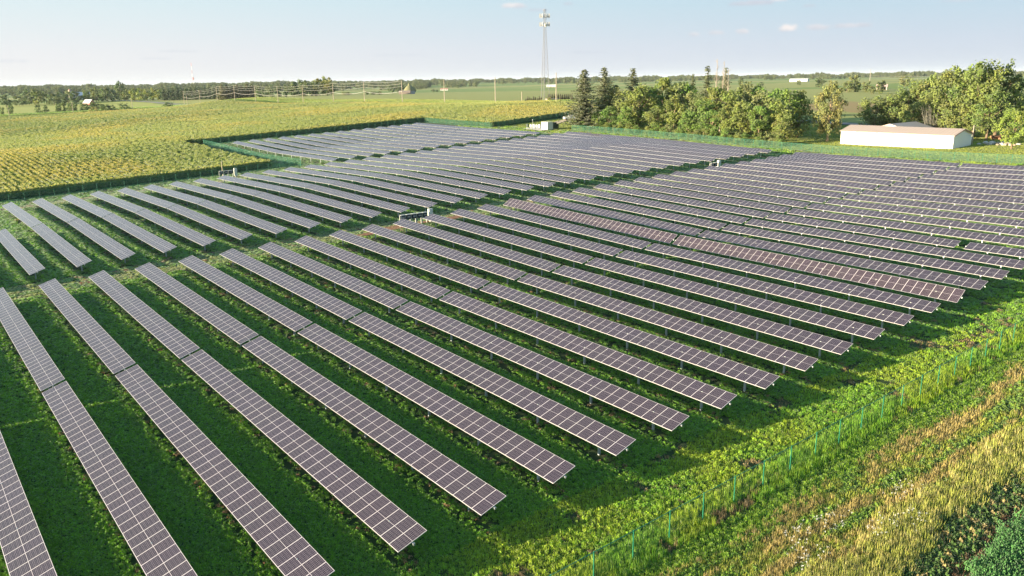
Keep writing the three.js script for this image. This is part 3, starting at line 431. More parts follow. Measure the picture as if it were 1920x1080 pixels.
function coniferGeo(s, n, sparse, size = 0.02) {
  reseed(s); const L = [];
  for (let k = 0; k < n; k++) {
    const f = (k + rnd()) / n, h = lerp(0.06, 0.985, f), R = Math.pow(1 - f, 0.75) * 0.25 * rr(0.6, 1.15) + 0.008, a = k * 2.399 + rr(-0.4, 0.4), drop = rr(0.05, 0.25), segs = Math.max(2, Math.round(R / 0.02)), v = rr(0.75, 1.2);
    if (rnd() < sparse) continue;
    for (let i = 0; i < segs; i++) {
      const t = (i + 0.6) / segs, r = R * t, y = h - drop * r + 0.35 * r * t * t * (1 - f), p = new THREE.Vector3(Math.cos(a) * r, y, Math.sin(a) * r), w = size * (1.25 - 0.6 * t);
      for (let j = 0; j < 3; j++) { const nn = new THREE.Vector3(rr(-0.9, 0.9), rr(0.3, 1), rr(-0.9, 0.9)).normalize(), q = p.clone().add(new THREE.Vector3(rr(-1, 1) * w, -rnd() * w * 0.7, rr(-1, 1) * w)), u = v * rr(0.8, 1.25); L.push([leafQuad(q, nn, w * rr(0.7, 1.25), 0.45), [u, u, u]]); }
    }
  }
  return leafGeo(L);
}
const DEC = [0, 1, 2, 3, 4, 5].map((i) => { const o = [{ rad: 0.3 }, { rad: 0.34, base: 0.3, lobes: 17 }, { rad: 0.27, base: 0.14, lobes: 16, shape: 0.7 }, { rad: 0.33, base: 0.2, lobes: 18, droop: 0.8 }, { rad: 0.3, base: 0.1, lobes: 14, sub: 0.2 }, { rad: 0.36, base: 0.24, lobes: 20, sub: 0.15 }][i]; return { crown: crownGeo(100 + i, o), trunk: trunkGeo(200 + i, o), w: o.rad + 0.12 }; });
const BIG = [0, 1, 2].map((i) => { const o = { rad: 0.34, base: 0.16, lobes: 34, leaves: 130, sub: 0.13, size: 0.019, droop: [0.4, 1.1, 0.7][i], shape: 0.6 }; return { crown: crownGeo(300 + i, o), trunk: trunkGeo(310 + i, { ...o, thick: 0.02 }), w: 0.45 }; });
const BUSH = [0, 1, 2].map((i) => { const o = { rad: 0.42, base: 0.0, lobes: 14, leaves: 60, size: 0.045, sub: 0.24, shape: 0.5 }; return { crown: crownGeo(400 + i, o), trunk: trunkGeo(410 + i, { ...o, base: 0.06, limbs: 5 }), w: 0.6 }; });
const FAR = [0, 1, 2, 3].map((i) => { const o = { rad: 0.34, base: 0.1, lobes: 12, leaves: 60, size: 0.05, sub: 0.2, shape: 0.6 }; return { crown: crownGeo(500 + i, o), trunk: trunkGeo(510 + i, { ...o, limbs: 3 }), w: 0.48 }; });
const CON = [0, 1, 2].map((i) => ({ crown: coniferGeo(600 + i, [210, 180, 150][i], [0.1, 0.18, 0.3][i]), w: 0.19 }));
const CONFAR = [0, 1].map((i) => ({ crown: coniferGeo(620 + i, 60, 0.05, 0.045), w: 0.2 }));
const conTrunk = merge([rod(new THREE.Vector3(0, -0.02, 0), new THREE.Vector3(0, 0.96, 0), 0.014, 0.002, 7)]);
const foliage = {}; const leafTint = (r, g, b) => foliage[[r, g, b]] ??= leafMat({ color: col(r * 1.7, g * 1.7, b * 1.7) });
function tree(x, y, h, rad, set, i, tintRGB, barkMat, name, label, category, group, turn) {
  const v = set[i % set.length], t = new THREE.Group(); t.position.copy(V(x, y, groundAt(x, y) - 0.05)); t.rotation.y = turn ?? hash2(Math.round(x * 7), Math.round(y * 5)) * 6.28;
  const tr = part(t, 'trunk', v.trunk ?? conTrunk, barkMat), cr = part(t, 'crown', v.crown, leafTint(...tintRGB)), sx = rad ? rad / v.w : h;
  tr.scale.set(lerp(sx, h, 0.5), h, lerp(sx, h, 0.5)); if (!v.trunk) tr.scale.set(h, h, h); cr.scale.set(sx, h, sx);
  return tag(t, name, label, category, group);
}
const TINT = { fresh: [0.082, 0.148, 0.02], olive: [0.108, 0.143, 0.026], grey: [0.112, 0.142, 0.045], spruce: [0.085, 0.1, 0.036], far: [0.06, 0.095, 0.032], farY: [0.14, 0.16, 0.035] };
const pickTint = (i) => [TINT.fresh, TINT.olive, TINT.fresh, TINT.grey, TINT.olive][i % 5];
CONIFER.forEach(([x, y, h, r], i) => tree(x, y, h, r * [1.75, 1.7, 1.7, 1.7, 1.7, 1.6][i], CON, [0, 1, 1, 2, 2, 1][i], TINT.spruce, bark, 'spruce_tree',
  ['tall dark spruce at the corner of the grove beside the gravel track', 'dark spruce rising behind the corner spruce of the grove', 'spruce spire standing above the leafy trees in mid grove', 'thin ragged spruce beside the bare dead trunks', 'dark spruce half hidden behind the bare dead trunks', 'small spruce tip among the leafy crowns of the grove'][i], 'tree', null));
GROVE.forEach(([x, y, h, r], i) => tree(x, y, h, r * 1.72, DEC, i * 5 + (i >> 2), pickTint(i * 3 + (i >> 1)), i % 3 ? bark : paleBark, 'grove_tree', h < 10 ? 'low leafy tree at the front edge of the grove by the fence' : 'leafy green tree standing in the grove behind the fence', 'tree', h < 10 ? 'low trees along the front of the grove' : 'leafy trees of the grove'));
LONE.forEach(([x, y, h, r]) => tree(x, y, h, r * 1.25, BIG, 1, [0.135, 0.15, 0.048], paleBark, 'cottonwood_tree', 'lone pale-leaved tree standing on the lawn beside the white barn', 'tree', null));
YARD.forEach(([x, y, h, r], i) => tree(x, y, h, r * 1.5, BIG, i, i < 3 || i === 5 ? [0.105, 0.145, 0.034] : i % 2 ? [0.092, 0.138, 0.026] : [0.108, 0.142, 0.032], bark, 'yard_tree', i < 3 || i === 5 ? 'broad low tree in the farmyard behind the barn' : i === 7 ? 'tallest spreading tree of the farmyard with drooping pale leaves' : 'large bright leafy tree of the farmyard group', 'tree', i === 7 ? null : i < 3 || i === 5 ? 'broad trees behind the barn' : 'large farmyard trees'));
tree(RBUSH[0][0], RBUSH[0][1], 10.5, 5, BIG, 2, [0.14, 0.2, 0.03], bark, 'maple_tree', 'rounded bright green tree beside the stone pile', 'tree', null);
// undergrowth along the grove front
reseed(77);
for (let i = 0; i < 34; i++) { const y = lerp(211, 131, i / 33) + rr(-1, 1), x = 199.5 + rr(0, 2.2) + (i % 3) * 0.9, h = rr(2.2, 4.4); tree(x, y, h, h * rr(0.55, 0.75), BUSH, i, pickTint(i + 2), bark, 'shrub', 'leafy shrub at the foot of the grove trees behind the fence', 'shrub', 'undergrowth along the grove'); }
for (let i = 0; i < 12; i++) { const y = 148 + i * 5.5, x = 229 + rr(-2, 3), h = rr(10, 14); tree(x, y, h, h * 0.3, DEC, i + 2, pickTint(i), bark, 'grove_tree', 'leafy tree at the shaded rear of the grove', 'tree', 'rear trees of the grove'); }
// bare dead trees
DEAD.forEach(([x, y, h], i) => {
  reseed(800 + i); const g = [], top = new THREE.Vector3(rr(-0.6, 0.6), h, rr(-0.6, 0.6)), z0 = new THREE.Vector3(0, -0.3, 0), tr = rod(z0, top, 0.3, 0.05, 7);
  for (let k = 0; k < 26; k++) { const f = rr(0.35, 0.97), p = z0.clone().lerp(top, f), a = rr(0, 6.28), l = (1 - f) * 4.2 + 0.7, e = p.clone().add(new THREE.Vector3(Math.cos(a) * l * 0.5, l * rr(0.6, 1), Math.sin(a) * l * 0.5)); g.push(rod(p, e, 0.08, 0.02, 4)); for (let j = 0; j < 2; j++) g.push(rod(p.clone().lerp(e, rr(0.4, 0.8)), e.clone().add(new THREE.Vector3(rr(-0.7, 0.7), rr(0, 0.8), rr(-0.7, 0.7))), 0.035, 0.012, 3)); }
  const t = new THREE.Group(); t.position.copy(V(x, y, groundAt(x, y))); part(t, 'trunk', tr, deadWood); part(t, 'branches', merge(g), deadWood);
  tag(t, 'dead_tree', 'bare pale dead tree rising above the grove', 'tree', 'bare dead trees in the grove');
});
{ const [x, y, h] = RBUSH[1]; reseed(840); const g = []; for (let k = 0; k < 26; k++) { const a = rr(0, 6.28), l = h * rr(0.5, 0.95), e = new THREE.Vector3(Math.cos(a) * l * 0.4, l, Math.sin(a) * l * 0.4), m = e.clone().multiplyScalar(0.5).add(new THREE.Vector3(rr(-0.5, 0.5), 0, rr(-0.5, 0.5))); g.push(rod(new THREE.Vector3(rr(-0.4, 0.4), -0.2, rr(-0.4, 0.4)), m, 0.13, 0.07, 4), rod(m, e, 0.07, 0.015, 4)); for (let j = 0; j < 4; j++) { const p = m.clone().lerp(e, rr(0.1, 0.9)); g.push(rod(p, p.clone().add(new THREE.Vector3(rr(-1.3, 1.3), rr(0.2, 1.3), rr(-1.3, 1.3))), 0.03, 0.01, 3)); } }
  const t = new THREE.Group(); t.position.copy(V(x, y, groundAt(x, y))); part(t, 'branches', merge(g), mat(col(0.2, 0.19, 0.16), 1)); tag(t, 'dead_shrub', 'grey leafless shrub against the dark trees behind the barn', 'shrub'); }
// hedges, farmstead trees and windbreaks farther off
HEDGE.forEach(([x, y, h, r], i) => tree(x, y, Math.max(h, 2.2) * 1.2, r * 1.1, BUSH, i, [0, 3, 5].includes(i) ? TINT.farY : [0.06, 0.1, 0.022], bark, i < 9 ? 'hedge_bush' : 'field_bush', i < 9 ? ([0, 3].includes(i) ? 'pale green rounded bush beside the far field edge poles' : 'dark rounded bush at the far edge of the corn') : 'bushy shrub standing in the yellow field beyond the corn', 'shrub', i < 9 ? ([0, 3].includes(i) ? 'pale bushes at the corn edge' : 'dark bushes at the corn edge') : 'shrubs in the far yellow field'));
MIDA.forEach(([x, y, h, r], i) => tree(x, y, Math.max(h, 9) * 1.45, r * 1.1, FAR, i, [TINT.far, [0.075, 0.11, 0.036], TINT.far, [0.095, 0.125, 0.034]][i % 4], bark, 'farmstead_tree', 'broad rounded tree of the distant farmstead beyond the corn', 'tree', 'trees around the distant farm'));
MIDB.forEach(([x, y, h, r], i) => tree(x, y, h + 3, r * 1.2, FAR, i + 1, [0.13, 0.165, 0.035], bark, 'poplar_tree', 'light green tree in the row before the pine belt', 'tree', 'light green trees before the pines'));
PINES.forEach(([x, y, h, r], i) => tree(x, y, h + 3, r * 1.15, CONFAR, i, [0.05, 0.085, 0.03], bark, 'pine_tree', 'dark pine of the distant windbreak along the road', 'tree', 'pine windbreak'));
SPRUCES.forEach(([x, y, h, r], i) => tree(x, y, h + 3, r * 1.2, CONFAR, i + 1, [0.1, 0.1, 0.035], bark, 'old_spruce', 'brownish spruce in the clump beside the road poles', 'tree', 'brownish spruces by the road'));
HOME.forEach(([x, y, h, r], i) => tree(x, y, h + 2, r, FAR, i, i === 9 || i === 10 ? [0.13, 0.15, 0.04] : TINT.far, bark, 'shade_tree', i === 9 || i === 10 ? 'tall pale tree topping the dark farm trees by the road' : 'dark shade tree of the farm across the road', 'tree', i === 9 || i === 10 ? 'tall pale farm trees' : 'dark farm trees across the road'));
ROUNDT.forEach(([x, y, h, r], i) => tree(x, y, Math.max(4, h), r, BUSH, i, TINT.farY, bark, 'yard_bush', 'yellow-green bush beside the round domed barn', 'shrub', 'bushes at the round barn'));
FARE.forEach(([x, y, h, r], i) => tree(x, y, Math.max(h, 4), r, FAR, i, TINT.far, bark, 'distant_tree', 'small dark tree by the far dark-roofed farm', 'tree', 'trees by the dark-roofed farm'));
FARR.forEach(([x, y, h, r], i) => tree(x, y, Math.max(h, 4), r, FAR, i, i > 3 ? [0.1, 0.125, 0.04] : TINT.far, bark, 'field_tree', 'distant tree standing in the bean fields past the grove', 'tree', 'trees in the fields past the grove'));
CEDAR.forEach(([x, y, h, r], i) => tree(x, y, h + 0.6, 0.95, CONFAR, i, [0.07, 0.055, 0.035], bark, 'cedar_shrub', 'brown columnar cedar screening the tower compound', 'shrub', 'cedar screen at the tower'));
// far-off woods: nobody could count these
{
  reseed(91); const lists = [[], [], [], []];
  const H0 = 13;
  for (let k = 0; k < 9000; k++) {
    const az = rr(-2, 84), t = rnd(), D0 = 2100 + 2300 * Math.pow(t, 0.8), w = fbm(az * 0.9 + 3, D0 / 260, 3), left = smooth(34, 18, az);
    if (w < lerp(0.52, 0.33, left) && D0 < 3500) continue;
    if (az > 36 && D0 < 2700) continue;
    const a = az * Math.PI / 180, x = D0 * Math.sin(a), y = D0 * Math.cos(a), h = rr(10, 18) * (0.65 + 0.8 * fbm(az * 1.7, 4, 3)), v = rr(0.8, 1.2);
    lists[k % 4].push([x, y, groundAt(x, y) - 1, h * rr(0.9, 1.35), h, rr(0, 6.28), 0.075 * v, 0.1 * v, 0.036 * v]);
  }
  lists.forEach((l, i) => scatter(FAR[i].crown, leafMat(), l, 'distant_woods', ['bluish wooded ridge along the horizon', 'wooded belt of the far hills', 'far tree cover under the skyline', 'distant mixed woodland beyond the fields'][i], 'woods'));
}
// ------------------------------------------------------------------ poles and wires
const wood = mat(col(0.42, 0.36, 0.27), 0.9), greyWood = mat(col(0.34, 0.31, 0.27), 0.9), wireMat = mat(col(0.45, 0.44, 0.42), 0.6), ceramic = mat(col(0.5, 0.5, 0.52), 0.4);
const poleGeo = new THREE.CylinderGeometry(0.13, 0.2, 1, 8).translate(0, 0.5, 0), insulator = merge([new THREE.CylinderGeometry(0.06, 0.06, 0.3, 6), new THREE.CylinderGeometry(0.11, 0.11, 0.05, 6)]);
function utilityPole(x, y, h, label, group, arms, m = wood) {
  const t = new THREE.Group(); t.position.copy(V(x, y, groundAt(x, y) - 0.3)); const p = part(t, 'shaft', poleGeo, m); p.scale.set(1.25, h + 0.3, 1.25);
  for (let k = 0; k < 4; k++) part(t, 'insulator', insulator, ceramic).position.set(0.22, h - 0.2 - k * 1.7, 0);
  if (arms) { part(t, 'crossarm', box(2.6, 0.14, 0.12), wood).position.set(0, h - 2.2, 0.16); part(t, 'crossarm', box(2.2, 0.12, 0.1), wood).position.set(0, h - 7, 0.16); }
  return tag(t, 'utility_pole', label, 'pole', group);
}
function wire(a, b, sag, r, name, label, group) {
  const m = a.clone().lerp(b, 0.5); m.y -= sag; const c = new THREE.QuadraticBezierCurve3(a, m.clone().setY(2 * m.y - (a.y + b.y) / 2 + 0), b);
  const o = new THREE.Mesh(new THREE.TubeGeometry(c, 10, r, 4), wireMat); tag(o, name, label, 'wire', group);
}
const roadPoles = [305.2, 355.3, 405.3, 453.9, 504.5, 552.1, 605.4, 655.3, 705, 756.6, 805, 858, 912];
roadPoles.forEach((y, i) => utilityPole(270, y, 15.2, i === 0 ? 'wooden utility pole with crossarms beside the tower compound' : 'bare wooden utility pole along the road beyond the corn', i ? 'roadside utility poles' : null, i === 0));
for (let i = 3; i < roadPoles.length - 1; i++) for (const [h, s] of [[15, 0.8], [13.3, 0.9], [11.6, 1.0], [8.6, 1.3]]) { const y0 = roadPoles[i], y1 = roadPoles[i + 1]; wire(V(270.22, y0, groundAt(270, y0) + h), V(270.22, y1, groundAt(270, y1) + h), s, h < 9 ? 0.09 : 0.05, 'overhead_wire', h < 9 ? 'thick lowest cable slung between the roadside poles' : 'thin overhead wire between the roadside poles', h < 9 ? 'low cables of the roadside line' : 'thin wires of the roadside line'); }
[[98.6, 850], [150.2, 850], [202.3, 850], [254.5, 850]].forEach(([x, y]) => utilityPole(x, y, 11.5, 'pale utility pole at the far edge of the corn', 'poles along the far corn edge', false));
utilityPole(286, 352, 7, 'short pale pole beside the tower compound', null, false);
utilityPole(620, 330, 17, 'utility pole with crossarms above the lone lawn tree, fields behind', null, true, greyWood);
for (const h of [12, 10.5]) wire(V(620, 330, groundAt(620, 330) + h), V(690, 250, groundAt(690, 250) + h), 1, 0.06, 'overhead_wire', 'wire running past the fields behind the farmyard', 'wires behind the farmyard');

// ------------------------------------------------------------------ lattice cell tower
{
  const t = new THREE.Group(), X = 339, Y = 394, H = 58.5, galv = mat(col(0.2, 0.2, 0.21), 0.6, { metalness: 0.3 }), white = mat(col(0.36, 0.36, 0.35), 0.5); t.position.copy(V(X, Y, groundAt(X, Y)));
  const rad = (h) => h < 44 ? lerp(3.3, 1.15, h / 44) : 0.95, P = (k, h) => { const a = 0.35 + k * 2.0944; return new THREE.Vector3(Math.cos(a) * rad(h), h, Math.sin(a) * rad(h)); };
  for (let k = 0; k < 3; k++) part(t, 'leg', merge([rod(P(k, -0.5), P(k, 44), 0.15, 0.1, 8), rod(P(k, 44), P(k, H - 2), 0.08, 0.07, 6)]), galv);
  const hs = []; for (let h = 0; h < H - 2; h += lerp(4.6, 1.9, h / H)) hs.push(h); hs.push(H - 2);
  for (let k = 0; k < 3; k++) { const d = [], r = []; for (let i = 0; i < hs.length - 1; i++) { const b = i % 2; d.push(rod(P(k, hs[i]), P((k + 1) % 3, hs[i + 1]), 0.045, 0.045, 4), rod(P((k + 1) % 3, hs[i]), P(k, hs[i + 1]), 0.045, 0.045, 4)); r.push(rod(P(k, hs[i]), P((k + 1) % 3, hs[i]), 0.04, 0.04, 4)); } part(t, 'diagonal_bracing', merge(d), galv); part(t, 'horizontal_bracing', merge(r), galv); }
  for (const hp of [47.6, 52.6]) {
    const ring = []; for (let k = 0; k < 12; k++) { const a = k / 12 * 6.2832, b = (k + 1) / 12 * 6.2832; ring.push(rod(new THREE.Vector3(Math.cos(a) * 2.9, hp, Math.sin(a) * 2.9), new THREE.Vector3(Math.cos(b) * 2.9, hp, Math.sin(b) * 2.9), 0.07, 0.07, 4)); if (k % 2) ring.push(rod(new THREE.Vector3(0, hp - 0.8, 0), new THREE.Vector3(Math.cos(a) * 2.9, hp, Math.sin(a) * 2.9), 0.07, 0.07, 4)); }
    const pf = part(t, 'antenna_platform', merge(ring), galv);
    for (let k = 0; k < 12; k++) { const a = k / 12 * 6.2832 + 0.1, o = part(t, 'panel_antenna', merge([box(0.3, 2.3, 0.18), rod(new THREE.Vector3(0, -1.5, -0.24), new THREE.Vector3(0, 1.5, -0.24), 0.05, 0.05, 5), box(0.3, 0.5, 0.2, 0, -0.5, -0.42)]), white); o.position.set(Math.cos(a) * 3.2, hp + 0.3, Math.sin(a) * 3.2); o.rotation.y = Math.PI / 2 - a; }
  }
  const dish = part(t, 'dish_antenna', merge([new THREE.CylinderGeometry(0.95, 0.95, 0.5, 18).rotateX(Math.PI / 2), new THREE.SphereGeometry(0.95, 16, 6, 0, 6.2832, 0, 0.8).rotateX(Math.PI / 2).translate(0, 0, -0.3)]), mat(col(0.8, 0.78, 0.7), 0.5)); dish.position.set(-1.3, 47.3, 2.2); dish.rotation.y = -0.7;
  part(t, 'lightning_rod', rod(new THREE.Vector3(0, H - 3, 0), new THREE.Vector3(0.6, H + 2.4, 0), 0.05, 0.02, 5), galv);
  part(t, 'top_plate', box(1.7, 0.15, 1.7, 0, H - 2, 0), galv);
  tag(t, 'cell_tower', 'tall three-legged lattice cell tower with clustered white antennas', 'tower');
  const s = new THREE.Group(); s.position.copy(V(325, 371, groundAt(325, 371))); part(s, 'wall', box(7, 2.9, 3.6, 0, 1.45, 0), mat(col(0.33, 0.25, 0.2), 0.9)); part(s, 'roof', box(7.5, 0.25, 4.1, 0, 3.02, 0), mat(col(0.5, 0.42, 0.36), 0.8)); part(s, 'door', box(0.06, 2.1, 1, -3.53, 1.05, 0.4), mat(col(0.4, 0.4, 0.4), 0.6)); tag(s, 'equipment_shelter', 'low brown equipment shelter at the foot of the cell tower', 'shed');
  tree(320, 368, 4.2, 2.6, BUSH, 1, TINT.farY, bark, 'compound_bush', 'yellow-green bush in front of the tower shelter', 'shrub', null);
}
// distant red and white radio mast
{
  const t = new THREE.Group(), x = 974, y = 3153, z = groundAt(x, y), red = mat(col(0.5, 0.2, 0.16), 0.7), whi = mat(col(0.75, 0.72, 0.7), 0.7); t.position.copy(V(x, y, z)); for (let k = 0; k < 7; k++) { const g = []; for (let j = 0; j < 3; j++) { const a = j * 2.0944, p = new THREE.Vector3(Math.cos(a) * 1.1, k * 13, Math.sin(a) * 1.1); g.push(rod(p, p.clone().setY(k * 13 + 13), 0.22, 0.22, 4)); } part(t, 'mast_section', merge(g), k % 2 ? whi : red); } part(t, 'antenna_drum', new THREE.CylinderGeometry(1.6, 1.6, 9, 8).translate(3, 34, 0), red); tag(t, 'radio_mast', 'thin red and white radio mast on the far wooded ridge', 'mast');
}

// ------------------------------------------------------------------ the long white barn
const gable = (w, h, rise, d) => { const s = new THREE.Shape(); s.moveTo(-w / 2, 0); s.lineTo(w / 2, 0); s.lineTo(w / 2, h); s.lineTo(0, h + rise); s.lineTo(-w / 2, h); s.closePath(); return new THREE.ExtrudeGeometry(s, { depth: d, bevelEnabled: false }).translate(0, 0, -d / 2); };
function roofSlab(w, h, rise, d, over, side, th = 0.1) {   // one slope, ridge along z
  const len = Math.hypot(w / 2, rise) + over, g = box(len, th, d + over * 2), a = Math.atan2(rise, w / 2); g.translate(-len / 2, th / 2 + 0.01, 0); g.rotateZ(a); if (side > 0) g.rotateY(Math.PI); g.translate(0, h + rise, 0); return g;
}
{
  const t = new THREE.Group(), W = 10.5, L = 30.6, H = 3.6, x = 215.2 + W / 2, y = 106.2; t.position.copy(V(x, y, 2.15));
  const wall = mat(col(0.8, 0.79, 0.75), 0.6), trimY = mat(col(0.74, 0.70, 0.30), 0.7), roofM = mat(col(0.46, 0.365, 0.31), 0.55, { metalness: 0.1 });
  part(t, 'wall', gable(W, H + 0.4, 1.35, L).translate(0, -0.4, 0), wall);
  for (const s of [-1, 1]) { const r = part(t, 'roof', roofSlab(W, H, 1.35, L, 0.35, s), roofM); const seam = Array.from({ length: 33 }, (_, i) => { const g = box(Math.hypot(W / 2, 1.35), 0.05, 0.05), a = Math.atan2(1.35, W / 2); g.translate(-Math.hypot(W / 2, 1.35) / 2, 0.14, 0); g.rotateZ(a); if (s > 0) g.rotateY(Math.PI); g.translate(0, H + 1.35, -15.2 + i * 0.95); return g; }); part(r, 'seams', merge(seam), roofM); }
  const ribs = []; for (let i = 0; i < 100; i++) ribs.push(box(0.03, H - 0.1, 0.05, -W / 2 - 0.012, H / 2, -L / 2 + 0.15 + i * 0.306)); const rb = part(t, 'wall_ribs', merge(ribs), wall); rb.userData.kind = 'stuff';
  for (const f of [0.155, 0.335, 0.485, 0.645, 0.84]) part(t, 'translucent_panel', box(0.05, H - 0.25, 0.75, -W / 2 - 0.03, H / 2, -L / 2 + f * L), trimY, 'yellowed vertical wall panel');
  part(t, 'fascia', box(0.08, 0.18, L + 0.5, -W / 2 - 0.12, H - 0.02, 0), mat(col(0.55, 0.42, 0.32), 0.7));
  const gt = []; for (const s of [-1, 1]) { const g = box(Math.hypot(W / 2, 1.35) + 0.3, 0.16, 0.06), a = Math.atan2(1.35, W / 2); g.translate(-(Math.hypot(W / 2, 1.35) + 0.3) / 2, 0, 0); g.rotateZ(a); if (s > 0) g.rotateY(Math.PI); g.translate(0, H + 1.3, L / 2 + 0.36); gt.push(g); } part(t, 'gable_trim', merge(gt), mat(col(0.4, 0.16, 0.1), 0.7));
  const wing = part(t, 'wing_wall', gable(13, H - 0.2, 1.9, 15).rotateY(Math.PI / 2).translate(W / 2 + 7, 0, -6.5), wall);
  for (const s of [-1, 1]) part(t, 'wing_roof', roofSlab(13, H - 0.2, 1.9, 15, 0.35, s).rotateY(Math.PI / 2).translate(W / 2 + 7, 0, -6.5), roofM);
  tag(t, 'white_barn', 'long white metal barn with tan roof and yellowed wall panels', 'barn');
}
// yard clutter around the barn
{
  const put = (o, x, y, dz = 0) => { o.position.copy(V(x, y, groundAt(x, y) + dz)); return o; };
  reseed(66);
  const stoneM = [col(0.42, 0.38, 0.32), col(0.34, 0.27, 0.2), col(0.5, 0.47, 0.42)].map((c) => mat(c, 0.95));
  for (let k = 0; k < 34; k++) { const g = new THREE.DodecahedronGeometry(rr(0.35, 0.8), 0); g.scale(1, rr(0.5, 0.8), 1); g.rotateY(rr(0, 6)); const x = 231 + rr(-2.4, 2.4), y = 86 + rr(-4.2, 4.2); tag(put(new THREE.Mesh(g, stoneM[k % 3]), x, y, 0.15 + 0.4 * rnd() * Math.max(0, 1 - Math.hypot(x - 231, (y - 86) / 1.7) / 3)), 'boulder', 'rough boulder in the stone pile on the lawn', 'rock', 'stone pile on the barn lawn'); }
  for (let k = 0; k < 9; k++) { const g = new THREE.CylinderGeometry(0.3, 0.34, rr(2, 3.4), 9); g.rotateZ(Math.PI / 2); g.rotateY(rr(-0.5, 0.5)); tag(put(new THREE.Mesh(g, mat(col(0.28, 0.15, 0.08), 0.95)), 246 + (k % 3) * 0.8 + (k > 4 ? 5 : 0), 93 + rr(-1.2, 1.2), 0.3 + (k % 2) * 0.5), 'log', 'reddish brown log in the loose pile under the yard trees', 'log', 'logs under the yard trees'); }
  const rm = put(new THREE.Mesh(merge([box(1.4, 1.5, 9, 0, 0.6, 0), box(1.2, 0.5, 8, 0.2, 1.5, 0.3)]), mat(col(0.42, 0.32, 0.18), 1)), 246, 106); rm.rotation.y = 0.4; tag(rm, 'earth_bank', 'tan straw-covered earth bank at the edge of the yard', 'bank');
  for (const [x, y] of [[240, 100.5], [240.5, 97]]) { const t = new THREE.Group(); part(t, 'tank', new THREE.CylinderGeometry(0.55, 0.55, 1.2, 14).translate(0, 0.9, 0), mat(col(0.75, 0.72, 0.55), 0.5)); part(t, 'stand', box(1.1, 0.3, 1.1, 0, 0.15, 0), greyWood); tag(put(t, x, y), 'storage_tank', 'small whitish tank by the earth bank in the yard', 'tank', 'tanks in the yard'); }
  const dp = new THREE.Group(); const sh = part(dp, 'shaft', poleGeo, greyWood); sh.scale.set(0.8, 5, 0.8); part(dp, 'lamp_arm', rod(new THREE.Vector3(0, 4.8, 0), new THREE.Vector3(0.7, 5, 0), 0.04), greyWood); tag(put(dp, 229, 92), 'yard_pole', 'thin grey pole on the lawn past the barn end', 'pole');
  const van = new THREE.Group(); part(van, 'body', merge([box(1.9, 0.8, 4.6, 0, 0.8, 0), box(1.8, 0.75, 2.6, 0, 1.5, 0.6)]), mat(col(0.8, 0.8, 0.8), 0.3)); part(van, 'windscreen', box(1.6, 0.5, 0.05, 0, 1.5, -0.72), mat(col(0.03, 0.04, 0.05), 0.1)); for (const [a, b] of [[-0.9, 1.5], [0.9, 1.5], [-0.9, -1.5], [0.9, -1.5]]) part(van, 'wheel', new THREE.CylinderGeometry(0.36, 0.36, 0.24, 14).rotateZ(Math.PI / 2).translate(a, 0.36, b), mat(col(0.02, 0.02, 0.02), 0.8)); van.rotation.y = 1.2; tag(put(van, 222, 243), 'parked_pickup', 'white vehicle parked at the gravel track by the corner spruce', 'vehicle');
}
// ------------------------------------------------------------------ gravel track and inverter pad
function strip(name, label, pts, w, m, lift) { const pos = [], uv = [], idx = []; pts.forEach(([x, y], i) => { const a = pts[Math.max(0, i - 1)], b = pts[Math.min(pts.length - 1, i + 1)], l = Math.hypot(b[0] - a[0], b[1] - a[1]), nx = -(b[1] - a[1]) / l, ny = (b[0] - a[0]) / l; for (const s of [-1, 1]) { const X = x + nx * s * w / 2, Y = y + ny * s * w / 2; pos.push(X, groundAt(X, Y) + lift, -Y); uv.push(s, i); } if (i) { const k = i * 2; idx.push(k - 2, k - 1, k, k - 1, k + 1, k); } }); const g = new THREE.BufferGeometry(); g.setAttribute('position', new THREE.Float32BufferAttribute(pos, 3)); g.setAttribute('uv', new THREE.Float32BufferAttribute(uv, 2)); g.setIndex(idx); g.computeVertexNormals(); return tag(new THREE.Mesh(g, m), name, label, null, null, 'structure'); }
const path = (x0, y0, x1, y1, n) => Array.from({ length: n + 1 }, (_, i) => [lerp(x0, x1, i / n), lerp(y0, y1, i / n)]);
strip('gravel_track', 'pale gravel track from the inverter pad to the road', path(190, 229, 214, 240, 8).concat(path(218, 242, 268, 246, 14)), 4.2, mat(col(0.42, 0.33, 0.22), 1), 0.16);
strip('road', 'rural road along the utility poles', path(274.5, -200, 274.5, 1500, 300), 7, mat(col(0.2, 0.19, 0.18), 1), 0.2);
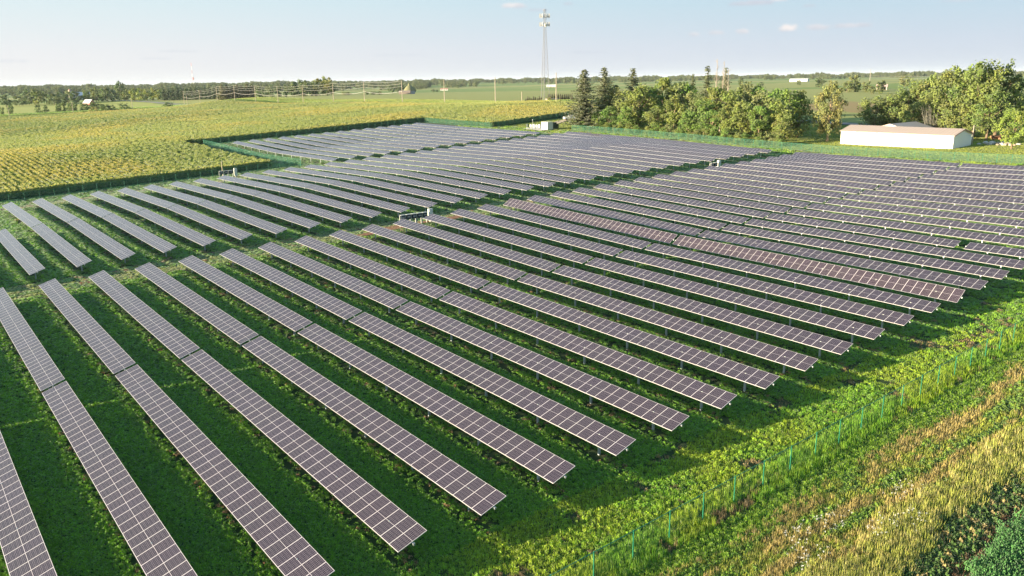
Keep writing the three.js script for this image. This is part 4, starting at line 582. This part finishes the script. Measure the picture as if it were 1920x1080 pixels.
{
  const cream = mat(col(0.62, 0.62, 0.56), 0.5), dk = mat(col(0.02, 0.04, 0.03), 0.5), put = (o, x, y, dz = 0) => { o.position.copy(V(x, y, groundAt(x, y) + dz)); return o; };
  strip('concrete_pad', 'concrete pad under the inverter cabinet', path(190.5, 221, 193.5, 234, 4), 5, mat(col(0.4, 0.38, 0.34), 0.95), 0.22);
  const c = new THREE.Group(); part(c, 'cabinet', box(2.6, 2.5, 3.4, 0, 1.35, 0), cream); part(c, 'roof', box(2.8, 0.12, 3.6, 0, 2.66, 0), cream); for (const s of [-0.85, 0.85]) { const d = part(c, 'door', box(0.05, 2.1, 1.5, -1.33, 1.3, s), cream); part(d, 'handle', box(0.06, 0.3, 0.06, -1.37, 1.3, s + 0.5), dk); } part(c, 'plinth', box(2.7, 0.3, 3.5, 0, 0.05, 0), mat(col(0.35, 0.34, 0.31), 0.9)); tag(put(c, 192.4, 222.4, 0.2), 'inverter_cabinet', 'large cream inverter cabinet at the far corner of the panels', 'cabinet');
  const tr = new THREE.Group(); part(tr, 'tank', box(1.8, 1.7, 1.9, 0, 1.0, 0), dk); for (let k = 0; k < 6; k++) part(tr, 'cooling_fin', box(0.3, 1.3, 0.06, 1.05, 1.0, -0.75 + k * 0.3), dk); part(tr, 'bushing_box', box(0.7, 0.5, 1.2, 0, 2.1, 0), dk); tag(put(tr, 195.2, 221.4, 0.2), 'transformer', 'dark green pad-mounted transformer beside the cream cabinet', 'transformer');
  [[190.6, 231.5], [191.0, 229.9], [191.2, 228.4], [191.4, 227], [191.6, 225.8]].forEach(([x, y], k) => { const b = new THREE.Group(); part(b, 'enclosure', box(0.5, 1.1 - (k % 2) * 0.25, 0.9, 0, 1.25, 0), k ? mat(col(0.45, 0.48, 0.5), 0.5) : dk); part(b, 'leg', box(0.1, 0.9, 0.1, 0, 0.45, -0.35), steelDull); part(b, 'leg', box(0.1, 0.9, 0.1, 0, 0.45, 0.35), steelDull); tag(put(b, x, y, 0.15), 'switch_box', k ? 'grey switch enclosure on legs at the inverter pad' : 'dark switch enclosure at the end of the inverter pad', 'electrical box', k ? 'switch enclosures at the pad' : null); });
  const wp = new THREE.Group(); part(wp, 'mast', new THREE.CylinderGeometry(0.04, 0.05, 3.4, 6).translate(0, 1.7, 0), steel); part(wp, 'sensor', new THREE.SphereGeometry(0.16, 10, 8).translate(0, 3.5, 0), mat(col(0.8, 0.8, 0.8), 0.4)); tag(put(wp, 191.2, 229.2), 'weather_mast', 'slim weather sensor mast among the pad enclosures', 'mast');
}
// combiner boxes on racks at the lane ends
function combinerRack(x, y, n, len, label, post) {
  const t = new THREE.Group(), grey = mat(col(0.42, 0.44, 0.42), 0.5), navy = mat(col(0.02, 0.03, 0.05), 0.35), z = groundAt(x, y); t.position.copy(V(x, y, z));
  const sp = len / n;
  for (let k = 0; k < n; k++) { const px = (k + 0.5) * sp - len / 2; for (const e of [-0.42, 0.42]) part(t, 'leg', box(0.12, 2.0, 0.12, px + e * sp, 1.0 - 0.1, 0), grey); const b = part(t, 'combiner_box', box(sp * 0.66, 0.72, 0.34, px, 1.55, 0.2), navy); part(b, 'breaker_window', box(sp * 0.5, 0.16, 0.03, px, 1.6, 0.385), mat(col(0.3, 0.3, 0.3), 0.3)); part(b, 'sun_hood', box(sp * 0.8, 0.05, 0.6, px, 2.0, 0.12), grey); }
  part(t, 'rail', box(len, 0.08, 0.06, 0, 1.35, -0.02), grey); part(t, 'rail', box(len, 0.08, 0.06, 0, 1.8, -0.02), grey);
  if (post) { part(t, 'disconnect_cabinet', box(0.75, 1.9, 0.5, len / 2 + 0.7, 1.5, 0), mat(col(0.55, 0.56, 0.52), 0.5)); part(t, 'cabinet_leg', box(0.3, 0.7, 0.3, len / 2 + 0.7, 0.25, 0), grey); }
  tag(t, 'combiner_rack', label, 'electrical rack');
}
combinerRack(69.2, 114.6, 5, 5.4, 'rack of dark combiner boxes in the lane beside bare red soil', true);
combinerRack(69.6, 207, 3, 3.6, 'rack of dark combiner boxes before the near corn wall', true);
combinerRack(149.5, 114.8, 2, 2.6, 'small combiner rack at the far end of the lane', true);
{ const p = new THREE.Group(); part(p, 'shaft', poleGeo, mat(col(0.6, 0.5, 0.36), 0.8)).scale.set(0.5, 4.2, 0.5); part(p, 'cap', new THREE.SphereGeometry(0.1, 8, 6).translate(0, 4.2, 0), steel); p.position.copy(V(69.6, 209.5, groundAt(69.6, 209.5))); tag(p, 'antenna_post', 'slender pale post behind the combiner rack at the corn', 'post'); }
{ // bare soil by the racks
  reseed(5); for (const [x, y, rx, ry] of [[67.5, 115.2, 5, 1.6], [78, 114.6, 3.4, 1.2], [60, 114.2, 2, 0.9], [72.5, 207.8, 4.5, 1.2]]) { const pos = [0, 0, 0], idx = []; pos[1] = groundAt(x, y) + 0.1; pos[0] = x; pos[2] = -y; for (let k = 0; k < 28; k++) { const a = k / 28 * 6.2832, f = rr(0.7, 1.15), X = x + Math.cos(a) * rx * f, Y = y + Math.sin(a) * ry * f; pos.push(X, groundAt(X, Y) + 0.1, -Y); idx.push(0, 1 + k, 1 + (k + 1) % 28); } const g = new THREE.BufferGeometry(); g.setAttribute('position', new THREE.Float32BufferAttribute(pos, 3)); g.setIndex(idx); g.computeVertexNormals(); tag(new THREE.Mesh(g, mat(col(0.21, 0.095, 0.05), 1)), 'bare_soil', 'reddish brown bare soil patch', null, null, 'structure'); }
}
// ------------------------------------------------------------------ far farm buildings
function farmBuilding(x, y, w, l, h, rise, turn, wallC, roofC, name, label, extra) {
  const t = new THREE.Group(); t.position.copy(V(x, y, groundAt(x, y) - 0.5)); t.rotation.y = turn; part(t, 'wall', gable(w, h + 0.5, rise, l), mat(wallC, 0.8)); for (const s of [-1, 1]) part(t, 'roof', roofSlab(w, h + 0.5, rise, l, 0.5, s, 0.2), mat(roofC, 0.6)); part(t, 'door', box(0.1, h * 0.6, l * 0.12, -w / 2 - 0.05, h * 0.3 + 0.5, 0), mat(col(0.2, 0.18, 0.16), 0.8)); for (const f of [-0.32, 0.32]) part(t, 'window', box(0.1, 1.2, 1.4, -w / 2 - 0.05, h * 0.55 + 0.5, f * l), mat(col(0.05, 0.06, 0.08), 0.2)); if (extra) extra(t); tag(t, name, label, 'building');
}
farmBuilding(275, 1475, 14, 26, 7, 5, 1.4, col(0.5, 0.5, 0.52), col(0.46, 0.5, 0.56), 'dairy_barn', 'large bluish metal-roofed barn among the distant farm trees');
{ const s = new THREE.Group(); s.position.copy(V(259, 1467, groundAt(259, 1467) - 0.5)); part(s, 'cylinder', new THREE.CylinderGeometry(2.6, 2.6, 15, 16).translate(0, 7.5, 0), mat(col(0.42, 0.38, 0.34), 0.9)); part(s, 'dome', new THREE.SphereGeometry(2.6, 16, 8, 0, 6.2832, 0, 1.57).translate(0, 15, 0), mat(col(0.45, 0.25, 0.2), 0.6)); tag(s, 'silo', 'brownish silo beside the bluish metal-roofed barn', 'silo'); }
farmBuilding(213, 1099, 8, 11, 2.2, 4, 0.5, col(0.4, 0.14, 0.1), col(0.55, 0.55, 0.58), 'old_barn', 'low barn with pale roof and red gable end');
farmBuilding(998, 1498, 8, 16, 2.6, 2, 0.9, col(0.75, 0.74, 0.7), col(0.45, 0.24, 0.18), 'far_house', 'white house with reddish roof across the bean fields');
farmBuilding(812, 1330, 9, 14, 3, 4, 0.6, col(0.12, 0.14, 0.18), col(0.06, 0.08, 0.11), 'dark_farmhouse', 'small dark-roofed farmhouse in the bean fields');
farmBuilding(1437, 908, 14, 34, 4, 2, 0.3, col(0.6, 0.6, 0.58), col(0.55, 0.55, 0.55), 'poultry_house', 'long low white building in the fields past the grove');
farmBuilding(675, 348, 6, 8, 2.6, 2, 0.4, col(0.6, 0.5, 0.42), col(0.4, 0.3, 0.27), 'brick_house', 'house half hidden by trees past the tan stubble');
[[1310, 1500], [1365, 1452]].forEach(([x, y], i) => farmBuilding(x, y, 9, [22, 13][i], 3.4, 2, 0.8, col(0.75, 0.74, 0.72), col(0.7, 0.7, 0.7), 'far_shed', ['longer white shed on the horizon past the tower', 'shorter white shed on the horizon past the tower'][i]));
{ // round barn with domed roof
  const t = new THREE.Group(), x = 519, y = 855; t.position.copy(V(x, y, groundAt(x, y) - 0.5)); part(t, 'wall', new THREE.CylinderGeometry(6.6, 6.6, 4.2, 24).translate(0, 2.1, 0), mat(col(0.36, 0.34, 0.36), 0.9)); const pr = [[6.9, 4.2], [6.5, 5.6], [5.4, 7.4], [3.8, 9.2], [2.0, 10.6], [1.5, 10.8], [1.5, 12.2], [0.9, 12.9], [0, 13.3]].map(([a, b]) => new THREE.Vector2(a, b)); part(t, 'domed_roof', new THREE.LatheGeometry(pr, 24), mat(col(0.17, 0.17, 0.085), 0.9)); part(t, 'annexe', gable(6, 3.2, 1.6, 14).rotateY(0.9).translate(-9, 0, 4), mat(col(0.25, 0.2, 0.17), 0.9)); tag(t, 'round_barn', 'round barn with a mossy yellow-green domed roof', 'building');
}
renderer.render(scene, camera);
